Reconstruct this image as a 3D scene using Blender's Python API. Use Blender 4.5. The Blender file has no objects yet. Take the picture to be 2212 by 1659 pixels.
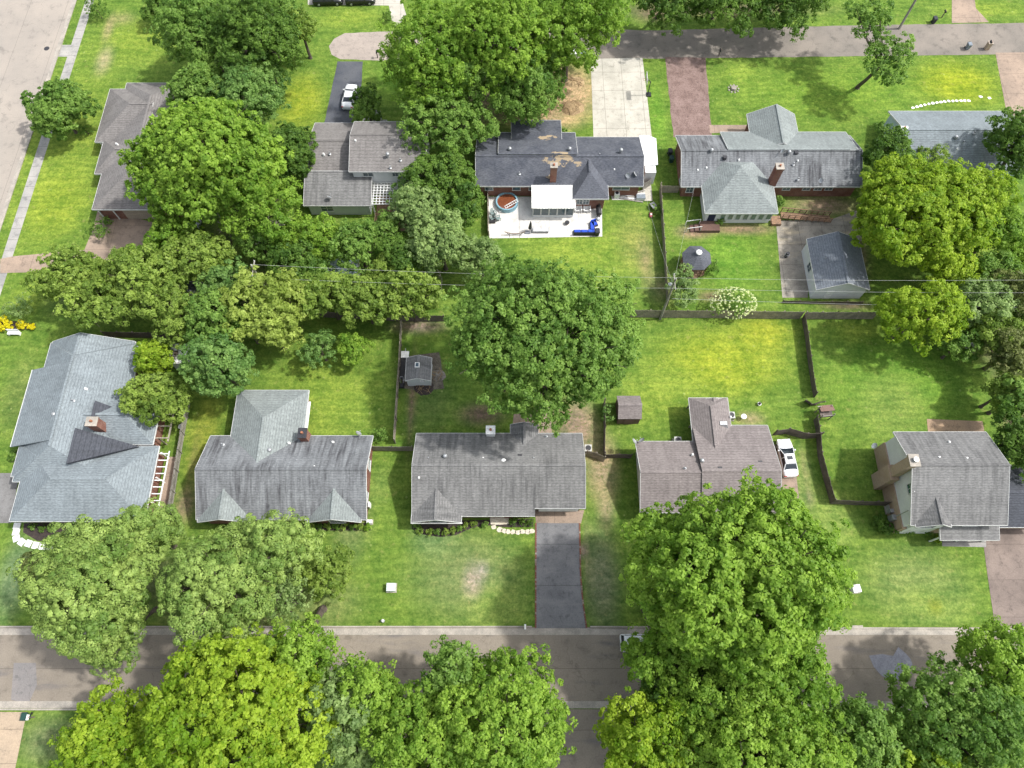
import bpy, math, random
import numpy as np
from math import radians as R, sin, cos, pi
from mathutils import Vector
random.seed(7)
SC = bpy.context.scene
COL = SC.collection
# ---------------------------------------------------------------- camera
TILT = R(23.2); CH = 84.0; FPX = 1570.0
cam = bpy.data.objects.new('camera', bpy.data.cameras.new('camera')); COL.objects.link(cam)
cam.location = (0, 0, CH); cam.rotation_euler = (TILT, 0, 0)
cam.data.sensor_width = 36; cam.data.lens = 36*FPX/2212; cam.data.clip_end = 6000; cam.data.clip_start = 1
SC.camera = cam
# ---------------------------------------------------------------- light
SHX, SHY = -0.70, -0.05            # shadow run per metre of height
sv = Vector((-SHX, -SHY, 1)).normalized()
W = bpy.data.worlds.new('World'); SC.world = W; W.use_nodes = True
nt = W.node_tree; bg = nt.nodes['Background']; sky = nt.nodes.new('ShaderNodeTexSky')
sky.sky_type = 'NISHITA'; sky.sun_disc = False
sky.sun_elevation = math.asin(sv.z); sky.sun_rotation = math.atan2(sv.x, sv.y)
sky.air_density = 1.3; sky.dust_density = 3.0; sky.ozone_density = 0.6
hs = nt.nodes.new('ShaderNodeHueSaturation'); hs.inputs['Saturation'].default_value = .45   # thin bright cloud: a whiter sky
nt.links.new(sky.outputs[0], hs.inputs['Color']); nt.links.new(hs.outputs[0], bg.inputs[0]); bg.inputs[1].default_value = 0.15
sl = bpy.data.lights.new('sun', 'SUN'); sl.energy = 2.6; sl.angle = R(2.2); sl.color = (1, .98, .94)
so = bpy.data.objects.new('sun', sl); COL.objects.link(so); so.location = (60, 0, 120)
so.rotation_euler = sv.to_track_quat('Z', 'Y').to_euler()
SC.view_settings.view_transform = 'Standard'; SC.view_settings.look = 'None'
SC.view_settings.exposure = 0.9; SC.view_settings.gamma = 1
SC.render.engine = 'CYCLES'
# ---------------------------------------------------------------- pixel (2212 wide) -> world
TS, TC = sin(TILT), cos(TILT)
def P(x, y, z=0.0):
    u = (x-1106)/FPX; v = (y-829.5)/FPX; t = (CH-z)/(TC+v*TS)
    return Vector((u*t, t*(TS-v*TC), z))
def depth(x, y, z=0.0):
    return (CH-z)/(TC+(y-829.5)/FPX*TS)
# ---------------------------------------------------------------- helpers
def tag(o, label=None, cat=None, group=None, kind=None):
    if label: o['label'] = label
    if cat: o['category'] = cat
    if group: o['group'] = group
    if kind: o['kind'] = kind
    return o
def thing(name, label, cat, loc=(0, 0, 0), rz=0, group=None):
    o = bpy.data.objects.new(name, None); COL.objects.link(o)
    o.empty_display_size = .3
    o.location = loc; o.rotation_euler = (0, 0, rz)
    return tag(o, label, cat, group)
class MB:
    def __init__(s): s.v = []; s.f = []
    def add(s, vs, fs):
        n = len(s.v); s.v += [tuple(p) for p in vs]; s.f += [tuple(i+n for i in f) for f in fs]; return s
    def box(s, x0, x1, y0, y1, z0, z1, tx=0, ty=0):
        vs = [(x0, y0, z0), (x1, y0, z0), (x1, y1, z0), (x0, y1, z0),
              (x0+tx, y0+ty, z1), (x1-tx, y0+ty, z1), (x1-tx, y1-ty, z1), (x0+tx, y1-ty, z1)]
        return s.add(vs, [(0, 3, 2, 1), (4, 5, 6, 7), (0, 1, 5, 4), (1, 2, 6, 5), (2, 3, 7, 6), (3, 0, 4, 7)])
    def bar(s, a, b, w, h=None):
        a = Vector(a); b = Vector(b); d = (b-a).normalized(); h = h or w
        up = Vector((0, 0, 1)) if abs(d.z) < .95 else Vector((1, 0, 0))
        r = d.cross(up).normalized(); u = r.cross(d)
        vs = [p+r*i*w/2+u*j*h/2 for p in (a, b) for i, j in ((-1, -1), (1, -1), (1, 1), (-1, 1))]
        return s.add(vs, [(0, 1, 2, 3), (7, 6, 5, 4), (0, 4, 5, 1), (1, 5, 6, 2), (2, 6, 7, 3), (3, 7, 4, 0)])
    def tube(s, pts, rads, n=8):
        pts = [Vector(p) for p in pts]; base = len(s.v); k = len(pts)
        for i, p in enumerate(pts):
            d = (pts[min(i+1, k-1)]-pts[max(i-1, 0)]).normalized()
            up = Vector((0, 0, 1)) if abs(d.z) < .9 else Vector((1, 0, 0))
            r = d.cross(up).normalized(); u = r.cross(d)
            for j in range(n):
                a = 2*pi*j/n; s.v.append(tuple(p+(r*cos(a)+u*sin(a))*rads[i]))
        for i in range(k-1):
            for j in range(n):
                q = base+i*n+j; w = base+i*n+(j+1) % n
                s.f.append((q, w, w+n, q+n))
        s.f.append(tuple(base+j for j in range(n))[::-1]); s.f.append(tuple(base+(k-1)*n+j for j in range(n)))
        return s
    def cyl(s, x, y, z0, z1, r0, r1=None, n=14):
        return s.tube([(x, y, z0), (x, y, z1)], [r0, r0 if r1 is None else r1], n)
    def sphere(s, c, r, n=10, m=6, sz=1):
        base = len(s.v)
        for i in range(m+1):
            t = pi*i/m
            for j in range(n):
                a = 2*pi*j/n; s.v.append((c[0]+r*sin(t)*cos(a), c[1]+r*sin(t)*sin(a), c[2]+r*cos(t)*sz))
        for i in range(m):
            for j in range(n):
                q = base+i*n+j; w = base+i*n+(j+1) % n; s.f.append((q, q+n, w+n, w))
        return s
    def poly(s, pts, z0, z1=None):
        n = len(pts); b = len(s.v)
        if z1 is None:
            s.v += [(p[0], p[1], z0) for p in pts]; s.f.append(tuple(range(b, b+n))); return s
        s.v += [(p[0], p[1], z0) for p in pts]+[(p[0], p[1], z1) for p in pts]
        s.f.append(tuple(range(b+n, b+2*n)))
        for i in range(n): j = (i+1) % n; s.f.append((b+i, b+j, b+n+j, b+n+i))
        return s
    def build(s, name, m, parent=None, world=True, smooth=False):
        me = bpy.data.meshes.new(name)
        off = parent.location if (parent and world) else Vector((0, 0, 0))
        if parent and parent.parent and world: off = off+parent.parent.location
        vs = [(v[0]-off[0], v[1]-off[1], v[2]-off[2]) for v in s.v]
        me.from_pydata(vs, [], s.f); me.materials.append(m)
        if smooth: me.shade_smooth()
        o = bpy.data.objects.new(name, me); COL.objects.link(o)
        if parent: o.parent = parent
        return o
def copy_tree(o, parent=None):
    c = o.copy(); COL.objects.link(c)
    if parent: c.parent = parent
    for ch in list(o.children): copy_tree(ch, c)
    return c
# ---------------------------------------------------------------- materials
MATS = {}
def newmat(name):
    m = bpy.data.materials.new(name); m.use_nodes = True; n = m.node_tree.nodes; n.clear()
    return m, n, m.node_tree.links
def noise(n, l, vec, scale, detail=3, rough=.6):
    t = n.new('ShaderNodeTexNoise'); t.inputs['Scale'].default_value = scale
    t.inputs['Detail'].default_value = detail; t.inputs['Roughness'].default_value = rough
    l.new(vec, t.inputs['Vector']); return t.outputs['Fac']
def ramp(n, l, fac, a, b, c0=(0, 0, 0), c1=(1, 1, 1)):
    r = n.new('ShaderNodeValToRGB'); e = r.color_ramp.elements
    e[0].position = a; e[1].position = b; e[0].color = (*c0, 1); e[1].color = (*c1, 1)
    l.new(fac, r.inputs[0]); return r.outputs[0]
def mix(n, l, fac, a, b, mode='MIX'):
    m = n.new('ShaderNodeMix'); m.data_type = 'RGBA'; m.blend_type = mode
    for sock, v in ((m.inputs[0], fac), (m.inputs[6], a), (m.inputs[7], b)):
        if isinstance(v, (int, float)): sock.default_value = v
        elif isinstance(v, tuple): sock.default_value = (*v, 1)
        else: l.new(v, sock)
    return m.outputs[2]
def vmul(n, l, vec, s):
    m = n.new('ShaderNodeVectorMath'); m.operation = 'MULTIPLY'; l.new(vec, m.inputs[0]); m.inputs[1].default_value = s
    return m.outputs[0]
def math_(n, l, op, a, b=None):
    m = n.new('ShaderNodeMath'); m.operation = op
    for i, v in enumerate((a, b)):
        if v is None: continue
        if isinstance(v, (int, float)): m.inputs[i].default_value = v
        else: l.new(v, m.inputs[i])
    return m.outputs[0]
def finish(m, n, l, col, rough=.9, spec=.3, metal=0, bump=None, bd=.05):
    b = n.new('ShaderNodeBsdfPrincipled'); o = n.new('ShaderNodeOutputMaterial')
    if isinstance(col, tuple): b.inputs['Base Color'].default_value = (*col, 1)
    else: l.new(col, b.inputs['Base Color'])
    b.inputs['Roughness'].default_value = rough; b.inputs['Specular IOR Level'].default_value = spec
    b.inputs['Metallic'].default_value = metal
    if bump is not None:
        bp = n.new('ShaderNodeBump'); bp.inputs['Strength'].default_value = .6; bp.inputs['Distance'].default_value = bd
        l.new(bump, bp.inputs['Height']); l.new(bp.outputs[0], b.inputs['Normal'])
    l.new(b.outputs[0], o.inputs[0]); return m
def mt(key, c, c2=None, scale=.6, fine=9., amt=.25, rough=.85, spec=.3, metal=0):
    """painted / mineral surface: two tones in patches plus fine grain"""
    if key in MATS: return MATS[key]
    m, n, l = newmat(key); g = n.new('ShaderNodeNewGeometry').outputs['Position']
    c2 = c2 or tuple(x*.8 for x in c)
    f = ramp(n, l, noise(n, l, g, scale, 4), .35, .65)
    col = mix(n, l, f, c, c2)
    f2 = ramp(n, l, noise(n, l, g, fine, 2), .25, .75, (1-amt,)*3, (1+amt*.6,)*3)
    col = mix(n, l, 1.0, col, f2, 'MULTIPLY')
    MATS[key] = finish(m, n, l, col, rough, spec, metal); return MATS[key]
def slab(key, c, c2, sx, sy, ox=0, oy=0, lw=.06, scale=.35, amt=.2, c3=None):
    """concrete / asphalt in slabs with joints and stains"""
    m, n, l = newmat(key); g = n.new('ShaderNodeNewGeometry').outputs['Position']
    col = mix(n, l, ramp(n, l, noise(n, l, g, scale, 5, .65), .38, .62), c, c2)
    col = mix(n, l, ramp(n, l, noise(n, l, g, scale*4, 5, .7), .55, .72), col, tuple(x*.72 for x in c2))
    if c3: col = mix(n, l, ramp(n, l, noise(n, l, vmul(n, l, g, (.25, 1.2, 1)), .5, 4, .6), .55, .7), col, c3)
    fg = ramp(n, l, noise(n, l, g, 7, 3), .25, .75, (1-amt,)*3, (1+amt*.5,)*3)
    col = mix(n, l, 1.0, col, fg, 'MULTIPLY')
    sp = n.new('ShaderNodeSeparateXYZ'); l.new(g, sp.inputs[0])
    wob = math_(n, l, 'MULTIPLY', noise(n, l, g, .8, 2), .12)
    for k, s, o in ((0, sx, ox), (1, sy, oy)):
        if not s: continue
        t = math_(n, l, 'ADD', math_(n, l, 'ADD', sp.outputs[k], 1000*s-o), wob)
        t = math_(n, l, 'MODULO', t, s)
        t = math_(n, l, 'LESS_THAN', t, lw)
        col = mix(n, l, math_(n, l, 'MULTIPLY', t, .55), col, tuple(x*.3 for x in c2))
    # hairline cracks
    v = n.new('ShaderNodeTexVoronoi'); v.feature = 'DISTANCE_TO_EDGE'; v.inputs['Scale'].default_value = .16
    wv = n.new('ShaderNodeVectorMath'); wv.operation = 'ADD'; l.new(g, wv.inputs[0])
    nn = n.new('ShaderNodeTexNoise'); nn.inputs['Scale'].default_value = .5; l.new(g, nn.inputs['Vector'])
    l.new(vmul(n, l, nn.outputs['Color'], (3, 3, 3)), wv.inputs[1]); l.new(wv.outputs[0], v.inputs['Vector'])
    cr = math_(n, l, 'LESS_THAN', v.outputs['Distance'], .0035)
    col = mix(n, l, math_(n, l, 'MULTIPLY', cr, .3), col, tuple(x*.35 for x in c2))
    MATS[key] = finish(m, n, l, col, .92, .2); return m
def shingle(key, c, stain=None, samt=.5, light=None):
    """asphalt shingles: courses by height, tab-to-tab grain, streaks that run down the slope"""
    m, n, l = newmat(key); ge = n.new('ShaderNodeNewGeometry'); g = ge.outputs['Position']
    stain = stain or tuple(x*.5 for x in c); light = light or tuple(min(1, x*1.2) for x in c)
    s = n.new('ShaderNodeSeparateXYZ'); l.new(ge.outputs['Normal'], s.inputs[0])
    isx = math_(n, l, 'GREATER_THAN', math_(n, l, 'ABSOLUTE', s.outputs[0]), math_(n, l, 'ABSOLUTE', s.outputs[1]))
    a = noise(n, l, vmul(n, l, g, (2.4, .22, .22)), 1, 4, .65); b = noise(n, l, vmul(n, l, g, (.22, 2.4, .22)), 1, 4, .65)
    st = mix(n, l, isx, a, b)
    big = noise(n, l, g, .22, 3)
    stf = math_(n, l, 'MULTIPLY', ramp(n, l, st, .36, .7), ramp(n, l, big, .28, .55))
    col = mix(n, l, ramp(n, l, noise(n, l, g, .5, 4), .35, .65), c, light)
    col = mix(n, l, math_(n, l, 'MULTIPLY', stf, samt), col, stain)
    # tabs: stretched along the course
    ta = noise(n, l, vmul(n, l, g, (3.2, 9, 9)), 1, 2); tb = noise(n, l, vmul(n, l, g, (9, 3.2, 9)), 1, 2)
    tf = ramp(n, l, mix(n, l, isx, ta, tb), .3, .7, (.74,)*3, (1.24,)*3)
    col = mix(n, l, 1.0, col, tf, 'MULTIPLY')
    sp = n.new('ShaderNodeSeparateXYZ'); l.new(g, sp.inputs[0])
    t = math_(n, l, 'MODULO', math_(n, l, 'ADD', sp.outputs[2], 10), .13)
    t = math_(n, l, 'LESS_THAN', t, .03)
    col = mix(n, l, math_(n, l, 'MULTIPLY', t, .35), col, tuple(x*.4 for x in c))
    MATS[key] = finish(m, n, l, col, .95, .15, bump=tf, bd=.02); return m
def brick(key, c, c2, mortar):
    m, n, l = newmat(key); g = n.new('ShaderNodeNewGeometry').outputs['Position']
    s = n.new('ShaderNodeSeparateXYZ'); l.new(g, s.inputs[0]); cb = n.new('ShaderNodeCombineXYZ')
    l.new(math_(n, l, 'ADD', s.outputs[0], s.outputs[1]), cb.inputs[0]); l.new(s.outputs[2], cb.inputs[1])
    b = n.new('ShaderNodeTexBrick'); l.new(cb.outputs[0], b.inputs['Vector']); b.inputs['Scale'].default_value = 1
    b.inputs['Brick Width'].default_value = .24; b.inputs['Row Height'].default_value = .08; b.inputs['Mortar Size'].default_value = .008
    b.inputs['Color1'].default_value = (*c, 1); b.inputs['Color2'].default_value = (*c2, 1); b.inputs['Mortar'].default_value = (*mortar, 1)
    col = mix(n, l, ramp(n, l, noise(n, l, g, .9, 4), .4, .7), b.outputs[0], c2)
    MATS[key] = finish(m, n, l, col, .9, .2); return m
def siding(key, c, pitch=.18, vert=False):
    m, n, l = newmat(key); g = n.new('ShaderNodeNewGeometry').outputs['Position']
    s = n.new('ShaderNodeSeparateXYZ'); l.new(g, s.inputs[0])
    src = math_(n, l, 'ADD', s.outputs[0], s.outputs[1]) if vert else s.outputs[2]
    t = math_(n, l, 'LESS_THAN', math_(n, l, 'MODULO', math_(n, l, 'ADD', src, 500), pitch), .03)
    col = mix(n, l, ramp(n, l, noise(n, l, g, .8, 4), .35, .7), c, tuple(x*.85 for x in c))
    col = mix(n, l, math_(n, l, 'MULTIPLY', t, .5), col, tuple(x*.5 for x in c))
    MATS[key] = finish(m, n, l, col, .7, .3); return m
def glass(key, c=(.03, .05, .06)):
    m, n, l = newmat(key); g = n.new('ShaderNodeNewGeometry').outputs['Position']
    col = mix(n, l, noise(n, l, g, 1.5, 2), c, tuple(x*2.2 for x in c))
    MATS[key] = finish(m, n, l, col, .08, .6); return m
def leafmat(key, lo, hi, tr=.48):
    """leaves: the tone of each clump comes from its own random tint; part of the light passes through"""
    m, n, l = newmat(key)
    a = n.new('ShaderNodeAttribute'); a.attribute_name = 'tint'
    col = ramp(n, l, a.outputs['Fac'], 0, 1, lo, hi)
    d = n.new('ShaderNodeBsdfPrincipled'); d.inputs['Roughness'].default_value = .55; d.inputs['Specular IOR Level'].default_value = .25
    l.new(col, d.inputs['Base Color'])
    t = n.new('ShaderNodeBsdfTranslucent'); tc = mix(n, l, .5, col, (hi[0]*1.25, hi[1]*1.4, hi[2])); l.new(tc, t.inputs[0])
    s = n.new('ShaderNodeMixShader'); s.inputs[0].default_value = tr
    o = n.new('ShaderNodeOutputMaterial'); l.new(d.outputs[0], s.inputs[1]); l.new(t.outputs[0], s.inputs[2]); l.new(s.outputs[0], o.inputs[0])
    MATS[key] = m; return m
white = mt('white_paint', (.78, .78, .76), (.68, .68, .66), 2)
trim = mt('white_trim', (.62, .62, .6), (.5, .5, .49), 3, amt=.1)
black = mt('black_plastic', (.015, .015, .018), (.03, .03, .03), 2, rough=.5)
dkmetal = mt('dark_metal', (.04, .04, .045), None, 3, rough=.5)
galv = mt('galvanised', (.45, .46, .47), (.35, .36, .37), 3, rough=.45, metal=.6)
wood = mt('weathered_wood', (.32, .28, .22), (.2, .18, .145), 1.2, fine=6, amt=.35)
woodlt = mt('light_weathered_wood', (.30, .285, .25), (.2, .185, .16), 1.2, fine=6, amt=.3)
wooddk = mt('dark_weathered_wood', (.17, .135, .12), (.1, .085, .075), 1.2, fine=6, amt=.35)
deckw = mt('deck_wood', (.28, .17, .10), (.2, .13, .09), 1.5, fine=5, amt=.3)
bark = mt('bark', (.12, .095, .075), (.07, .058, .048), 2.5, fine=14, amt=.4)
barkl = mt('pale_bark', (.3, .27, .23), (.2, .18, .15), 2.5, fine=14, amt=.3)
mulch = mt('mulch', (.035, .028, .026), (.06, .045, .038), 3, fine=10, amt=.5)
gl = glass('window_glass')
redbrick = brick('red_brick', (.23, .085, .055), (.15, .06, .045), (.3, .25, .21))
tanbrick = brick('tan_brick', (.4, .29, .2), (.32, .23, .16), (.4, .35, .3))
whitesid = siding('white_siding', (.7, .71, .72))
bluesid = siding('blue_siding', (.5, .6, .68))
creamsid = siding('cream_siding', (.62, .6, .52))
greysid = siding('grey_siding', (.5, .53, .54))
SH = dict(
 brown=shingle('brown_grey_shingle', (.168, .157, .15), (.11, .1, .097), .5),
 grey=shingle('grey_shingle', (.165, .165, .165), (.07, .07, .075), .8),
 stained=shingle('stained_blue_grey_shingle', (.175, .183, .19), (.06, .06, .065), 1.1),
 blue=shingle('blue_grey_shingle', (.175, .2, .212), (.125, .14, .15), .5),
 char=shingle('charcoal_shingle', (.085, .09, .105), (.06, .063, .072), .4),
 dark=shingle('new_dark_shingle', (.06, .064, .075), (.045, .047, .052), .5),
 weath=shingle('weathered_shingle', (.165, .163, .16), (.065, .065, .066), .8),
 rose=shingle('rosy_grey_shingle', (.18, .158, .152), (.115, .097, .096), .5),
 light=shingle('pale_green_grey_shingle', (.19, .21, .205), (.125, .138, .138), .5))
# ---------------------------------------------------------------- ground
def axis(lo, hi, step, far):
    a = list(np.arange(lo, hi+1e-6, step)); s = step; x = hi; up = []
    while x < far: s *= 1.35; x += s; up.append(x)
    s = step; x = lo; dn = []
    while x > -far: s *= 1.35; x -= s; dn.append(x)
    return np.array(dn[::-1]+a+up)
xs = axis(-88, 88, .5, 2500); ys = axis(-12, 112, .5, 2500)
X, Y = np.meshgrid(xs, ys); nx, ny = len(xs), len(ys)
base = np.zeros((ny, nx, 3)); base[:] = (.105, .175, .026)
dirt = np.zeros((ny, nx))
def blob(px, py, rx, ry, col, k=1.0, soft=.5, toward=None, d=0):
    """soft lawn-colour patch centred under a picture point, radii in picture pixels"""
    c = P(px, py); sc = depth(px, py)/FPX
    q = np.sqrt(((X-c.x)/(rx*sc))**2+((Y-c.y)/(ry*sc*1.1))**2)
    w = np.clip((1-q)/soft+.0, 0, 1)*k; w = w*w*(3-2*w)
    if d: np.maximum(dirt, w, out=dirt)
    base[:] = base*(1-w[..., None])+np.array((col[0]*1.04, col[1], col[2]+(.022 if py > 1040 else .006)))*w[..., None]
YG = (.2, .26, .018); LG = (.15, .225, .024); BG = (.1, .205, .018); DG = (.06, .115, .02); DRY = (.27, .23, .11); SOIL = (.2, .145, .09)
RED = (.14, .085, .055); SAND = (.4, .29, .15); BRN = (.13, .1, .065)
for a in [(130, 330, 150, 330, LG), (120, 440, 110, 120, (.165, .235, .02)), (300, 90, 150, 90, LG), (650, 220, 70, 100, YG), (760, 40, 110, 40, LG),
          (850, 170, 50, 80, BG), (1420, 250, 30, 130, BG), (1800, 200, 330, 100, (.12, .21, .02)), (2070, 180, 130, 90, (.19, .25, .012)), (1600, 160, 60, 40, (.17, .26, .03)), (2130, 20, 120, 30, LG),
          (1250, 540, 190, 110, LG), (1370, 520, 60, 100, (.17, .21, .04)), (1580, 560, 100, 110, BG), (1560, 780, 200, 110, YG), (1650, 720, 90, 60, (.22, .27, .02)), (1430, 850, 130, 100, LG),
          (1950, 820, 220, 150, BG), (1930, 880, 120, 120, (.14, .215, .035)), (1850, 720, 100, 40, LG), (2150, 560, 80, 60, LG),
          (700, 860, 170, 140, LG), (440, 950, 60, 160, (.15, .19, .02)), (930, 860, 80, 110, (.085, .14, .025)),
          (700, 1300, 120, 80, (.14, .19, .03)), (760, 1120, 60, 130, (.15, .2, .04)), (820, 1050, 40, 60, LG), (1010, 1240, 180, 130, (.14, .19, .04)), (1080, 1310, 110, 60, LG),
          (940, 1160, 80, 60, (.12, .19, .04)), (1300, 1250, 60, 160, (.12, .15, .05)), (1980, 1260, 170, 110, (.13, .19, .03)), (2000, 1310, 120, 60, LG), (60, 640, 70, 60, LG), (40, 850, 60, 130, (.11, .165, .03)), (30, 1250, 60, 130, (.11, .17, .05)),
          (110, 1600, 110, 70, (.11, .15, .035)), (1720, 1050, 60, 120, (.14, .2, .03)), (1800, 1120, 80, 90, LG)]:
    blob(*a, .9, .8)
for a in [(225, 130, 28, 60, (.34, .3, .16), .7), (265, 40, 45, 30, DRY, .5), (235, 60, 18, 60, DRY, .7), (1022, 1252, 34, 52, (.31, .27, .17), .85), (1042, 1232, 22, 26, (.35, .31, .22), .7), (1300, 1010, 55, 110, (.29, .24, .13), .95), (1310, 1100, 30, 60, DRY, .7),
          (1250, 920, 60, 90, (.25, .19, .12), 1), (1205, 905, 60, 60, (.16, .12, .08), .7), (1040, 895, 75, 38, (.15, .105, .07), .9), (890, 860, 14, 160, (.16, .12, .07), .8), (905, 705, 90, 24, (.22, .17, .12), .9), (910, 805, 70, 50, (.10, .075, .05), .9),
          (1228, 200, 110, 105, SAND, 1), (1180, 255, 110, 50, SAND, .9), (1080, 210, 170, 110, (.17, .12, .075), .8), (1560, 20, 330, 34, (.11, .085, .055), .85), (1410, 30, 70, 40, (.13, .1, .06), .8),
          (1395, 560, 30, 90, (.25, .2, .1), .6), (1430, 620, 60, 60, (.22, .19, .1), .55), (1500, 500, 60, 26, (.25, .17, .11), .9), (1600, 495, 120, 20, (.24, .17, .1), .9), (1540, 640, 60, 20, (.2, .13, .09), .7), (1780, 445, 120, 40, (.23, .17, .11), .85), (1850, 545, 40, 100, (.15, .1, .07), .8), (1830, 660, 90, 16, (.11, .08, .055), .9),
          (480, 1330, 180, 50, RED, .85), (330, 1250, 120, 100, (.1, .1, .04), .6), (560, 1240, 100, 90, RED, .5), (400, 1090, 40, 60, (.2, .14, .08), .7), (415, 1010, 14, 120, (.16, .12, .06), .5), (1590, 1250, 170, 110, BRN, .6), (1270, 1200, 10, 150, (.24, .2, .11), .5), (1258, 1190, 16, 22, (.3, .2, .15), .8),
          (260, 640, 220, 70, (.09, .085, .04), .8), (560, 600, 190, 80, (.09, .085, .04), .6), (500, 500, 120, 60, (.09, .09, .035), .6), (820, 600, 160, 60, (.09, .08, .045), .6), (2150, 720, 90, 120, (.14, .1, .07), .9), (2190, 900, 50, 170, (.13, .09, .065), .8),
          (1620, 905, 50, 24, DRY, .8), (1740, 1010, 14, 80, DRY, .5), (1750, 1075, 14, 30, DRY, .6), (720, 440, 40, 60, (.13, .11, .05), .6), (480, 300, 120, 60, (.1, .1, .04), .5), (1300, 620, 60, 60, LG, .6), (1200, 500, 30, 20, DRY, .4), (2020, 1310, 24, 22, (.22, .26, .015), .9),
          (1560, 1590, 260, 60, (.1, .085, .055), .7), (700, 1600, 360, 50, (.11, .1, .05), .7)]:
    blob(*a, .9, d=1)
me = bpy.data.meshes.new('lawn')
co = np.stack([X.ravel(), Y.ravel(), np.zeros(nx*ny)], 1).astype(np.float32)
idx = np.arange(nx*ny).reshape(ny, nx)
q = np.stack([idx[:-1, :-1], idx[:-1, 1:], idx[1:, 1:], idx[1:, :-1]], -1).reshape(-1, 4)
def fastmesh(me, co, q):
    me.vertices.add(len(co)); me.vertices.foreach_set('co', co.astype(np.float32).ravel())
    me.loops.add(q.size); me.loops.foreach_set('vertex_index', q.astype(np.int32).ravel())
    me.polygons.add(len(q)); me.polygons.foreach_set('loop_start', np.arange(0, q.size, q.shape[1], dtype=np.int32))
    me.update(calc_edges=True)
fastmesh(me, co, q)
at = me.attributes.new('lawn_tone', 'FLOAT_COLOR', 'POINT')
at.data.foreach_set('color', np.concatenate([base.reshape(-1, 3), dirt.reshape(-1, 1)], 1).astype(np.float32).ravel())
def lawn_mat():
    m, n, l = newmat('lawn_grass'); g = n.new('ShaderNodeNewGeometry').outputs['Position']
    # push the lookup about so the patches get ragged edges
    a = n.new('ShaderNodeAttribute'); a.attribute_name = 'lawn_tone'
    col = a.outputs['Color']
    n1 = noise(n, l, g, .35, 5, .7); n2 = noise(n, l, g, 1.6, 4, .7); n3 = noise(n, l, g, 3.6, 4, .8)
    nm = noise(n, l, vmul(n, l, g, (.35, 3.2, 1)), 1, 3, .6)
    col = mix(n, l, 1.0, col, ramp(n, l, n1, .33, .67, (.62, .74, .7), (1.3, 1.2, 1.25)), 'MULTIPLY')
    col = mix(n, l, 1.0, col, ramp(n, l, n2, .3, .7, (.62, .72, .66), (1.36, 1.24, 1.35)), 'MULTIPLY')
    col = mix(n, l, 1.0, col, ramp(n, l, nm, .3, .7, (.88, .9, .9), (1.1, 1.08, 1.08)), 'MULTIPLY')
    col = mix(n, l, 1.0, col, ramp(n, l, n3, .3, .7, (.6, .66, .6), (1.4, 1.32, 1.45)), 'MULTIPLY')
    wd = n.new('ShaderNodeTexVoronoi'); wd.inputs['Scale'].default_value = .9; l.new(g, wd.inputs['Vector'])
    wf = math_(n, l, 'MULTIPLY', math_(n, l, 'LESS_THAN', wd.outputs['Distance'], .13), ramp(n, l, noise(n, l, g, .25, 3), .45, .6))
    col = mix(n, l, math_(n, l, 'MULTIPLY', wf, .4), col, (.3, .34, .12))
    sx_ = n.new('ShaderNodeSeparateXYZ'); l.new(g, sx_.inputs[0])
    mw = math_(n, l, 'SINE', math_(n, l, 'ADD', math_(n, l, 'MULTIPLY', sx_.outputs[1], 5.2), math_(n, l, 'MULTIPLY', noise(n, l, g, .12, 2), 22)))
    col = mix(n, l, 1.0, col, ramp(n, l, math_(n, l, 'ADD', math_(n, l, 'MULTIPLY', mw, .5), .5), 0, 1, (.93,)*3, (1.07,)*3), 'MULTIPLY')
    # thin, straw-coloured spots
    sp = noise(n, l, g, .9, 5, .75)
    col = mix(n, l, math_(n, l, 'MULTIPLY', ramp(n, l, sp, .58, .72), .45), col, (.24, .21, .08))
    # bare places keep tufts of green
    tuft = math_(n, l, 'MULTIPLY', ramp(n, l, noise(n, l, g, 2.2, 4, .75), .5, .62), a.outputs['Alpha'])
    col = mix(n, l, math_(n, l, 'MULTIPLY', tuft, .6), col, (.085, .12, .025))
    return finish(m, n, l, col, .95, .1, bump=n3, bd=.08)
me.materials.append(lawn_mat())
o = bpy.data.objects.new('lawn', me); COL.objects.link(o); tag(o, 'green lawn ground with yellow, dry and bare patches', kind='structure')
# ---------------------------------------------------------------- roads, drives, walks
road = slab('street_concrete', (.245, .21, .168), (.198, .17, .138), 0, 6, 0, 2.7, .05, .15, .18, (.15, .135, .125))
roadL = slab('side_street', (.315, .277, .237), (.268, .24, .21), 6, 0, -72, 0, .05, .12, .12)
roadT = slab('back_street', (.23, .2, .17), (.17, .152, .132), 0, 0, 0, 0, .05, .18, .18)
kerbm = mt('kerb_concrete', (.38, .34, .29), (.25, .23, .2), .8, amt=.25)
conc = slab('pale_concrete', (.46, .43, .37), (.36, .34, .29), 2.9, 3.7, 16.9-2.9, 92, .07, .3, .15)
patio_m = slab('patio_concrete', (.6, .58, .54), (.48, .46, .43), 4.1, 0, -3, 0, .05, .4, .1)
asph = slab('driveway_asphalt', (.19, .188, .19), (.14, .14, .145), 0, 4.6, 0, 6.8, .06, .3, .2, (.2, .195, .195))
asphd = slab('dark_asphalt', (.06, .066, .082), (.1, .104, .115), 0, 0, 0, 0, .06, .3, .2)
pink = slab('pink_gravel', (.25, .175, .155), (.17, .115, .1), 0, 0, 0, 0, .05, .7, .5)
tanc = slab('tan_concrete', (.33, .25, .19), (.24, .185, .145), 5, 4, 0, 0, .05, .3, .2)
greyc = slab('grey_stained_concrete', (.33, .3, .25), (.2, .18, .15), 3.2, 3.2, 36.5, 60, .06, .25, .2, (.4, .34, .24))
walk = slab('sidewalk_concrete', (.37, .35, .32), (.24, .235, .225), 0, 1.8, 0, 0, .07, .22, .15)
LV = [0.004]
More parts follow.
